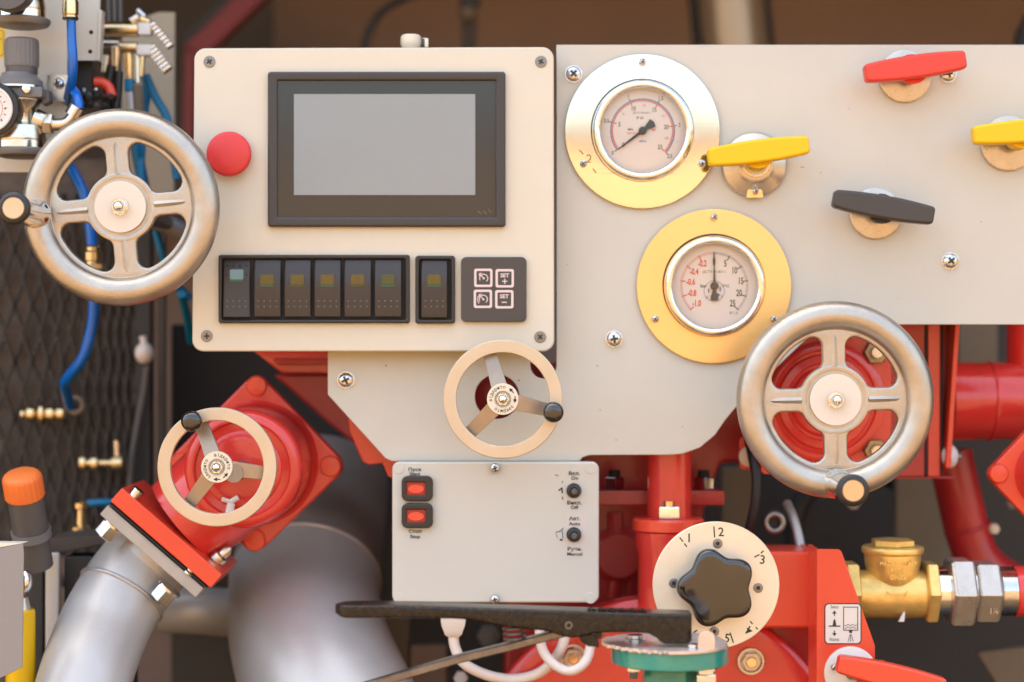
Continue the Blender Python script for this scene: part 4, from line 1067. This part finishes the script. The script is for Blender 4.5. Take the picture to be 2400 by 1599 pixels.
def regulator(py0, label, knob):
    """stacked regulator; py0: photo row of the foot disc"""
    X0, d = 45, -0.0
    t = thing('pressure_regulator', label, 'pressure regulator', X0, py0, d, group='pressure regulators on the white board')
    UP = (0, 1, 0)
    part(t, 'foot_disc', G().lathe([(40, -14), (62, -9), (67, -2), (67, 5), (62, 8), (20, 8)], (5, 0, 0), UP, 48), M_greyp)
    part(t, 'chrome_band', G().lathe([(59, 8.3), (59, 24)], (5, 0, 0), UP, 48), M_chrome)
    b = part(t, 'body', G().lathe([(56, 24.3), (58, 30), (54, 60), (36, 68), (34, 100), (50, 118), (50, 122)], (5, 0, 0), UP, 40), M_nickel, angle=50)
    if not knob: return t
    part(t, 'side_port', G().rod((40, 78, 10), (62, 70, 10), 24, 22, 24), M_nickel)
    part(t, 'square_block', G().prism(rrect(-48, 122.5, 66, 148, 6), -50, 46), M_greyp, bevel=4)
    part(t, 'clamp_screw', G().lathe([(10, 0), (10, 8), (6, 11)], (30, 141, 46), seg=18), M_chrome)
    part(t, 'bright_ring', G().lathe([(58, 148.3), (58, 153)], (0, 0, 0), UP, 48), M_chrome)
    part(t, 'collar', G().lathe([(55, 153.3), (54, 166), (42, 178), (40, 184)], (0, 0, 0), UP, 48), M_greyp)
    part(t, 'neck', G().lathe([(37, 184.3), (37, 198)], (6, 0, 0), UP, 40), M_greyd)
    part(t, 'adjusting_knob', G().lathe([(38, 198.3), (40, 204), (40, 252), (39, 262), (34, 266), (5, 267)], (6, 0, 0), UP, 96, rf=lambda f: 1-.025*(int(f*96) % 4 == 0)), M_greyp, angle=25)
    # gauge
    gx, gy = -46, 92
    c = part(t, 'gauge_case', G().lathe([(60, 8), (63, 20), (63, 62), (61, 66), (52, 68)], (gx+2, gy, 10), seg=56), M_black)
    part(c, 'gauge_rim', G().lathe([(54, 64), (54, 72), (50, 73), (48, 70)], (gx-2, gy, 10), seg=56), M_white)
    part(c, 'gauge_dial', G().lathe([(49, 66), (49, 70.5)], (gx-2, gy, 10), seg=56), M_paper)
    g = G(); g2 = G()
    for k in range(13):
        a = radians(200-22*k); g.line(gx-2+36*cos(a), gy+36*sin(a), gx-2+41*cos(a), gy+41*sin(a), 1.6, 80.6)
    g.text('2', 7, gx+18, gy+30, 80.6, bold=.03); g.text('4', 7, gx+34, gy, 80.6); g.text('6', 7, gx+26, gy-26, 80.6)
    g.prism([(gx-8, gy-6), (gx+2, gy+14), (gx+6, gy+10), (gx-2, gy-6)], 81, 82)
    g2.ring2(gx-2, gy, 31, 1, 80.6, -60, 200, n=36); g2.text('bar', 5, gx+12, gy-6, 80.6)
    part(c, 'black_scale', g, M_print); part(c, 'red_scale', g2, M_pred)
    # steel bracket
    br = part(t, 'mounting_bracket', G().prism(rrect(47, 128, 97, 192, 3), -78, -72), M_steel, bevel=1.2)
    screw(t, 76, 171, -72, 15, rot=30)
    part(t, 'bracket_lug', G().prism([(58, 108), (76, 116), (74, 144), (55, 140)], -20, 20), M_greyd, bevel=3)
    # elbow fitting
    f = part(t, 'elbow', G().tube(spline([(60, 66, 4), (82, 64, 4), (108, 66, 4), (122, 76, 4), (134, 92, 4)], 6), 15, 20), M_nickel, angle=80)
    part(f, 'hex_nut', G().hexa((58, 66, 4), (80, 65, 4), 44), M_nickel)
    part(f, 'hose_collar', G().rod((126, 84, 4), (139, 104, 4), 21, 20, 24), M_nickel)
    return t
regulator(357, 'regulator with a grey fluted knob and a small dial at the left edge', True)
regulator(52, 'regulator cut off by the top left corner, only its lower body in view', False)
solo('dark_gauge', 'bottom of a dark round gauge in the upper left corner', 'gauge', 18, -32, -.06, G().lathe([(56, -40), (58, 0), (54, 6), (10, 6)], (0, 0, 0), seg=48), M_greyd)
g = G(); c = (0, 0, 0)
t = thing('hose_fitting', 'gold coloured hose fitting above the blue hose at the top', 'pipe fitting', 165, 46, -.01)
part(t, 'sleeve', G().lathe([(15, 0), (18, 3), (18, 8), (16, 10), (19, 12), (19, 40), (16, 50), (13, 62)], ax=(0, 1, 0), seg=28), M_brass2)
part(t, 'end_ring', G().torus((0, 2, 0), 16, 3, 28, 8, ax=(0, 1, 0)), M_rubber)

hose = lambda px, py, d, path, r, label, m=M_blue, nm='air_hose': cable(px, py, d, path, r, label, m, nm, 'hose', 16)
hose(168, 50, -.01, [(167, 44, -.01), (168, 90, -.01), (171, 140, -.01), (169, 185, .0), (160, 225, .03), (156, 262, .1)], 11, 'bright blue hose hanging straight down from the gold fitting')
hose(181, 260, -.01, [(184, 256, -.002), (184, 240, .0), (176, 218, .01), (164, 203, .04), (155, 190, .12)], 11.5, 'short blue hose curving out of the nickel elbow')
hose(200, 500, .12, [(120, 330, .16), (160, 385, .13), (192, 445, .12), (208, 505, .12), (216, 575, .12)], 13, 'blue hose behind the left handwheel, going down to the brass connector')
hose(210, 800, .15, [(218, 640, .13), (220, 700, .14), (216, 760, .15), (196, 835, .16), (165, 878, .18), (152, 900, .2), (158, 930, .24), (164, 952, .27)], 12.5, 'blue hose leaving the brass connector below the left handwheel')
t = thing('brass_connector', 'brass connector joining two blue hoses behind the left handwheel', 'pipe fitting', 218, 644, .12)
part(t, 'barrel', G().lathe([(18, 0), (20, 10), (18, 30), (22, 34), (22, 52), (18, 56), (18, 64), (13, 68)], ax=(0.0, 1, 0), seg=28), M_brass2)
part(t, 'hexagon', G().hexa((0, 12, 0), (0, 26, 0), 46), M_brass2)
for a in ([(340, 175, .22), (345, 215, .22), (338, 270, .22), (330, 400, .2), (345, 480, .2)], [(342, 178, .2), (365, 230, .2), (395, 290, .2), (415, 420, .2)], [(312, 290, .2), (320, 350, .2), (338, 440, .22)], [(365, 540, .2), (378, 590, .2), (400, 650, .22), (445, 700, .24)], [(425, 690, .2), (438, 740, .25), (448, 800, .3)]):
    lab = {340: 'thin dark blue tube dropping straight from the brass fittings', 342: 'thin dark blue tube slanting right past the olive plate', 312: 'thin dark blue tube just inside the top of the left handwheel', 365: 'thin dark blue tube seen through the lower right of the left handwheel', 425: 'dark blue tube disappearing behind the lower left edge of the control box'}[a[0][0]]
    cable(*a[0], a, 10 if a[0][0] != 312 else 14, lab, M_blued, 'air_tube', 'tube', 12)

def fittings():
    X0, Y0, d = 300, 120, .16
    t = thing('brass_manifold', 'cluster of brass and nickel push fittings beside the pale bracket plate', 'pipe fitting', X0, Y0, d)
    q = lambda x, y, z=0: Vector((x-X0, Y0-y, z))
    def rod(nm, a, b, r, m, r2=None): return part(t, nm, G().rod(q(*a), q(*b), r, r2, 24), m, bevel=1.5)
    rod('barrel', (248, 70), (325, 70), 17, M_brass2); rod('barrel', (236, 104), (280, 104), 11, M_nickel); rod('barrel', (282, 112), (322, 112), 13, M_brass2)
    part(t, 'white_block', G().box(q(325, 0).x, q(356, 0).x, q(0, 84).y, q(0, 55).y, -14, 14), M_white, bevel=4)
    part(t, 'white_block', G().box(q(322, 0).x, q(358, 0).x, q(0, 132).y, q(0, 106).y, -14, 14), M_white, bevel=4)
    for k in range(7): x, y = 352+k*6.5, 64+k*8; rod('push_fitting', (x, y, 4), (x+14, y-9, 4), 7, M_nickel if k % 2 else M_zinc)
    for k in range(7): x, y = 352+k*6, 118+k*8; rod('push_fitting', (x-6, y+4, 6), (x+14, y-10, 6), 7, M_zinc if k % 2 else M_nickel)
    rod('elbow_fitting', (308, 52), (326, 40), 12, M_nickel); rod('elbow_fitting', (330, 45), (352, 52), 11, M_brass2, 8); rod('elbow_fitting', (322, 24), (340, 40), 8, M_zinc)
    rod('drop_fitting', (272, 112), (271, 168), 13, M_nickel, 8); rod('drop_fitting', (300, 126), (303, 186), 12, M_brass2, 8); rod('drop_fitting', (320, 130), (322, 196), 8, M_nickel); rod('drop_fitting', (334, 130), (330, 180), 7, M_brass2)
    rod('drop_fitting', (250, 130), (244, 170), 8, M_nickel); rod('tube_end', (303, 186), (304, 215), 12, M_blued); rod('tube_end', (305, 216), (308, 262), 11, M_silver); rod('tube_end', (322, 200), (326, 270), 13, M_tan)
    for x in (254, 268, 282): rod('black_tube', (x, -10), (x+1, 52), 5, M_greyd)
    rod('red_tube', (243, 50), (240, 84), 6, M_redb)
    X1, Y1, d1 = 220, 250, .1
    t2 = thing('valve_block', 'black valve block with a red plug below the pale bracket plate', 'valve block', X1, Y1, d1)
    q2 = lambda x, y, z=0: Vector((x-X1, Y1-y, z))
    part(t2, 'body', G().box(-44, -4, 0, 120, -40, 0), M_darkbox, bevel=3)
    part(t2, 'red_plug', G().tube(spline([q2(222, 192), q2(240, 194), q2(255, 205), q2(262, 226)], 5), 12, 16), M_redb)
    for k in range(9): x, y = 190+(k % 5)*16+random.random()*6, 215+(k//5)*22+random.random()*8; part(t2, 'connector', G().rod(q2(x, y, 0), q2(x+4, y+12, 10), 7, 8, 12), [M_darkbox, M_greyd, M_darkbox][k % 3], bevel=1)
    part(t2, 'clip', G().box(*[q2(196, 0).x, q2(202, 0).x], q2(0, 218).y, q2(0, 208).y, 4, 8), M_zinc); part(t2, 'clip', G().ball(q2(226, 211, 6), 6), M_zinc)
    part(t2, 'hose', G().tube(spline([q2(275, 165, -20), q2(272, 220, -20), q2(262, 300, -20), q2(255, 380, -20)], 6), 10, 12), M_rubber)
    part(t2, 'hose', G().tube(spline([q2(255, 150, -30), q2(246, 220, -30), q2(244, 300, -30)], 6), 12, 12), M_rubber)
fittings()

# ------------------------------------------------------------------ radiator with expanded mesh
def radiator():
    X0, Y0, d = 150, 1270, .36
    t = thing('radiator', 'dark radiator behind a guard of diamond shaped expanded metal mesh', 'radiator', X0, Y0, d)
    part(t, 'core', G().box(-330, 200, -40, 900, -60, -30), M_core)
    part(t, 'frame_post', G().box(170, 205, -40, 900, -28, 10), M_darkbox, bevel=3)
    part(t, 'frame_post', G().box(218, 236, -40, 860, -28, 0), M_walld, bevel=3)
    g = G(); w0, h = 46, 132
    # strands narrow towards the right as the guard turns away
    xs = [-330]; w = 62
    while xs[-1] < 165: xs.append(xs[-1]+w/2); w = max(w*.955, 22)
    n = int(960/h)+1
    for i in range(len(xs)-1):
        for j in range(-1, n*2):
            y = -40+j*h/2
            if (i+j) % 2: a, b = (xs[i], y), (xs[i+1], y+h/2)
            else: a, b = (xs[i], y+h/2), (xs[i+1], y)
            if b[1] > 880 or a[1] > 880: continue
            z0 = -12+(8 if i % 2 else -2)
            dx, dy = b[0]-a[0], b[1]-a[1]; L = sqrt(dx*dx+dy*dy); nx, ny = -dy/L*3.2, dx/L*3.2
            g.prism([(a[0]+nx, a[1]+ny), (a[0]-nx, a[1]-ny), (b[0]-nx, b[1]-ny), (b[0]+nx, b[1]+ny)], z0, z0+10)
    part(t, 'expanded_mesh', g, M_mesh, kind='stuff')
radiator()

def misc_left():
    X0, Y0, d = 64, 1300, .02
    t = thing('filler_tube', 'dark grey filler tube closed by an orange fluted cap', 'filler', X0, Y0, d)
    UP = (-.06, 1, .40)
    part(t, 'tube', G().lathe([(38, -30), (39, 40), (42, 44), (42, 66), (41, 66), (41, 150)], (18, 0, 0), UP, 44), M_greyd)
    part(t, 'clamp', G().lathe([(46, 46), (46, 66)], (18, 0, 0), UP, 44), M_greyp)
    part(t, 'orange_cap', G().lathe([(43, 150), (45, 154), (45, 196), (42, 206), (34, 212), (4, 214)], (18, 0, 0), UP, 88, rf=lambda f: 1+.022*cos(f*2*pi*22)), M_orange, angle=50)
    t = thing('bent_sheet', 'plain light grey bent sheet at the bottom left edge', 'sheet', 20, 1560, -.12)
    part(t, 'sheet', G().prism([(-80, -60), (32, -4), (36, 262), (34, 286), (-80, 262)], -5, 0), M_sheet, bevel=1.5)
    part(t, 'top_flap', G().prism([(-80, 262), (-20, 276), (34, 286), (-80, 287)], -50, -6), M_label, bevel=1)
    t = thing('yellow_cylinder', 'yellow cylinder with a chrome top behind the bent grey sheet', 'cylinder', 48, 1640, -.03)
    part(t, 'barrel', G().lathe([(34, -40), (34, 206), (31, 212)], ax=(0, 1, 0), seg=40), M_yellow)
    part(t, 'neck', G().lathe([(24, 212), (22, 222), (18, 240)], ax=(0, 1, 0), seg=32), M_steel)
    part(t, 'chrome_top', G().ball((14, 278, 6), 19, (.8, 1.5, 1)), M_chrome)
    t = thing('support_frame', 'dark steel frame with a pale upright bar beside the orange cap tube', 'frame', 125, 1600, .08)
    part(t, 'pale_bar', G().box(-18, 16, -60, 305, -10, 8), M_silver, bevel=6, seg=3)
    part(t, 'dark_bar', G().box(-66, -24, -60, 300, -26, -2), M_darkbox, bevel=6)
    part(t, 'side_box', G().box(18, 175, -60, 292, -120, -30), M_darkbox, bevel=4)
    part(t, 'shelf', G().prism([(-20, 296), (205, 340), (205, 348), (-20, 334)], -220, -30), M_walld, bevel=2)
    UPX = (1, 0, 0)
    t = thing('brass_tap', 'blurred brass fitting in front of the radiator mesh where the blue hose ends', 'pipe fitting', 100, 970, .3)
    part(t, 'body', G().lathe([(10, -50), (12, -40), (18, -34), (18, -20), (12, -18), (26, -4), (26, 4), (14, 8), (18, 12), (18, 26), (12, 30), (17, 36), (17, 50), (8, 58)], ax=UPX, seg=24), M_brass2)
    part(t, 'plastic_ring', G().torus((76, 20, 0), 18, 6, 24, 8), M_tan)
    t = thing('brass_tee', 'blurred brass tee fitting lower on the radiator mesh', 'pipe fitting', 240, 1085, .3)
    part(t, 'body', G().lathe([(16, -54), (20, -50), (20, -38), (10, -36), (10, -28), (20, -24), (20, -10), (9, -6), (9, 20), (19, 24), (19, 48), (10, 52)], ax=UPX, seg=24), M_brass2)
    part(t, 'upright', G().rod((36, 10, 0), (34, 52, 0), 9), M_nickel)
    t = thing('drain_cock', 'small brass drain cock standing on the dark shelf', 'pipe fitting', 190, 1255, .2)
    part(t, 'body', G().lathe([(26, 0), (26, 20), (12, 26), (10, 60), (17, 64), (17, 76), (5, 80)], ax=(0, 1, 0), seg=24), M_brass2)
    cable(230, 1180, .25, [(205, 1180, .25), (250, 1178, .25), (300, 1180, .26)], 9, 'short dark blue tube running right from the drain cock', M_blued, 'air_tube', 'tube', 12)
    solo('pale_knob', 'blurred pale knob hanging below the left handwheel', 'knob', 338, 828, .3, G().ball((0, 0, 0), 22, (1, 1.15, 1)).rod((0, 20, 0), (-4, 40, 0), 8), M_cable)
    cable(330, 900, .34, [(345, 860, .34), (335, 930, .34), (318, 1020, .34), (308, 1100, .34), (300, 1240, .34)], 9, 'thin dark grey hose running down between the radiator and the red valve', M_greyd, 'rubber_hose', 'hose')
    cable(430, 560, .18, [(330, 510, .2), (390, 525, .18), (430, 545, .18), (470, 560, .2)], 22, 'grey corrugated duct seen through the right side of the left handwheel', M_greyp, 'duct', 'duct')
misc_left()

# ------------------------------------------------------------------ background above and between
def background():
    t = thing('red_beam', 'blurred red diagonal beam behind the upper left corner of the control box', 'beam', 470, 110, 1.0)
    L = lambda x, y, d=1.0: Lp(470, 110, 1.0, x, y, d)
    def bar(nm, a, b, w, dep, m):
        a, b = L(*a), L(*b); s_ = (b-a).normalized(); n = Vector((-s_.y, s_.x, 0))*w/2; g = G()
        g.prism([(a+n)[:2], (a-n)[:2], (b-n)[:2], (b+n)[:2]], a.z-dep, a.z); part(t, nm, g, m, bevel=3)
    bar('sloping_bar', (448, 128), (640, -60), 50, 60, M_beam); bar('dark_bar', (425, 100), (600, -70), 24, 60, M_darkbox); bar('upright_bar', (445, 110), (438, 420), 24, 50, M_beam)
    cable(880, 60, 1, [(850, 150, 1), (858, 95, 1), (885, 40, 1), (930, 5, 1), (1010, -25, 1)], 9, 'thin black cable arching up behind the control box', M_rubber)
    t = thing('black_bracket', 'blurred black bracket with a pale knob above the control box', 'bracket', 1100, 110, 1.0)
    part(t, 'post', G().box(-18, 16, -20, 160, -20, 0), M_walld, bevel=4); part(t, 'arm', G().box(-24, 26, 96, 170, -30, 2), M_darkbox, bevel=8); part(t, 'knob', G().ball((-3, 76, 8), 21), M_tan)
    t = thing('exhaust_pipe', 'blurred steel pipe rising behind the top edge of the grey panel', 'pipe', 1720, 110, 1.1)
    part(t, 'pipe', G().rod((10, -80, 0), (-14, 180, 0), 76, seg=44), M_tanpipe)
    for s_ in (-1, 1): part(t, 'sleeve', G().rod((10+s_*84, -80, -20), (-14+s_*84, 180, -20), 13, seg=16), M_darkbox)
    solo('dark_hose_end', 'dark corner of a hose at the top right edge', 'hose', 2400, 100, .9, G().tube([(-14, -30, 0), (-4, 20, 0), (16, 60, 0)], 16, 16), M_rubber)
    solo('side_lining', 'dark olive lining panel behind the upper left corner of the control box', 'panel', 470, 240, 1.3, G().box(-300, 170, -300, 300, -10, 0), M_walld, bevel=2)
    # dark machinery below
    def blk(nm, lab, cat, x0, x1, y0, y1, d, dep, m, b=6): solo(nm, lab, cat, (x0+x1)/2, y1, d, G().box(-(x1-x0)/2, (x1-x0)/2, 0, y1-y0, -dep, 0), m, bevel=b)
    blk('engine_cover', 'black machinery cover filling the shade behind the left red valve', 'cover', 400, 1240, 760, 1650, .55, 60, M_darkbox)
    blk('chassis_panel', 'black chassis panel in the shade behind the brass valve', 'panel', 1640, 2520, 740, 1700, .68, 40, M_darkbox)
    blk('brown_plate', 'blurred tan plate between the red pump and the black hose', 'plate', 1692, 1765, 1095, 1260, .4, 30, M_tan)
    blk('tank_edge', 'blurred grey brown tank edge behind the brass valve', 'tank', 2100, 2240, 1110, 1420, .5, 40, M_tan)
    blk('tan_box', 'blurred tan box behind the left end of the black lever', 'box', 868, 960, 1440, 1700, .35, 30, M_tan)
    blk('brown_box', 'blurred orange brown box behind the black lever and the trigger bar', 'box', 962, 1046, 1512, 1700, .33, 30, M_wall)
    blk('upper_tan_panel', 'blurred grey panel seen through the gap beside the red manifold', 'panel', 2246, 2340, 740, 860, .5, 20, M_tan)
    solo('tan_wedge', 'blurred tan wedge in the bottom right corner', 'plate', 2360, 1600, .4, G().prism([(-70, 70), (90, 90), (60, -60), (10, -60)], -20, 0), M_tan, bevel=4)
    solo('coiled_hose', 'thick black hose coil in the shade above the brass valve', 'hose', 2010, 1250, .55, G().torus((0, 0, 0), 150, 22, 64, 16, sz=1), M_rubber)
    cable(1770, 1100, .07, [(1752, 1010, .1), (1764, 1070, .07), (1773, 1120, .06), (1770, 1180, .06), (1757, 1240, .07), (1745, 1300, .1)], 12, 'black hose hanging behind the lower left of the right handwheel', M_rubber, 'rubber_hose', 'hose')
    t = thing('banjo_bolt', 'red lug with a pale bolt half hidden by the right handwheel', 'bolt', 1755, 1070, .09)
    part(t, 'lug', G().prism(fillet([(-22, -30), (60, -34), (60, 30), (-22, 50)], 12), -14, 0), M_redb, bevel=3); part(t, 'bolt', G().lathe([(24, 0), (24, 8), (14, 12), (2, 12)], (0, 0, 0), seg=28), M_label)
    t = thing('hose_clip', 'shiny chrome ring clip above the red outlet block', 'clip', 1815, 1225, .08)
    part(t, 'ring', G().torus((0, 0, 0), 20, 8, 40, 14), M_dscrew); part(t, 'holder', G().lathe([(30, -16), (30, -9), (12, -9)], seg=28), M_darkbox)
    cable(1865, 1240, .1, [(1845, 1180, .12), (1858, 1210, .1), (1870, 1250, .09), (1880, 1300, .08)], 11, 'short grey rod standing behind the red outlet block', M_silver, 'steel_rod', 'rod')
    # red parts left of the lower panel
    t = thing('red_cover', 'red cover edges in the gap between the control box and the tilted valve', 'cover', 700, 870, .16)
    part(t, 'edge', G().prism([(-110, 50), (110, 50), (110, -6), (-40, -6)], -30, 0), M_red, bevel=6)
    part(t, 'inner_edge', G().prism([(-60, 30), (110, 30), (110, 14), (-50, 14)], .3, 14), M_redd, bevel=4)
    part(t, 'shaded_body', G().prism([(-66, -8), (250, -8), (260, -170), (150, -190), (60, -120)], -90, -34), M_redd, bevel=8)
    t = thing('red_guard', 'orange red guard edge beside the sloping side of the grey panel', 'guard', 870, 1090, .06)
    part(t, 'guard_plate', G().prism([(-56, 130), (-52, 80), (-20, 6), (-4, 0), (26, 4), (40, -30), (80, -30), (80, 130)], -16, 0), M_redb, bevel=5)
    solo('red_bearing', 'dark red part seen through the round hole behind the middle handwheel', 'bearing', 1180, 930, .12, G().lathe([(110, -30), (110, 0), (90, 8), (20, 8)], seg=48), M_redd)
    solo('wheel_spindle', 'dark steel spindle joining the middle handwheel to the red bearing', 'spindle', 1178, 935, -.06, G().rod((0, 0, 10), (0, 0, -330), 14), M_dscrew)
    solo('left_wheel_spindle', 'steel spindle holding the large left handwheel', 'spindle', 284, 486, -.1, G().rod((0, 0, 5), (0, 0, -700), 20), M_dscrew)
    # small lit bits in the shade
    for i, (x, y, d, r, m) in enumerate([(2000, 1180, .35, 14, M_silver), (2330, 1240, .3, 12, M_label), (2230, 1230, .45, 10, M_tan), (2370, 1180, .3, 13, M_greyp), (1145, 1490, .3, 26, M_greyp), (1080, 1590, .15, 16, M_cable)]):
        lab = ['blurred grey nut under the right handwheel', 'small pale nut right of the dark red elbow pipe', 'small tan nut left of the dark red elbow pipe', 'grey nut just below the red diamond flange', 'blurred grey cap behind the spring of the black lever', 'blurred pale nut at the bottom under the white cable loop'][i]
        t = thing('hex_nut', lab, 'nut', x, y, d); part(t, 'nut', G().hexa((0, 0, -r), (0, 0, r*.4), r*1.9), m, bevel=r*.08); part(t, 'stud', G().rod((0, 0, 0), (0, 0, r*.8), r*.5), m)
background()
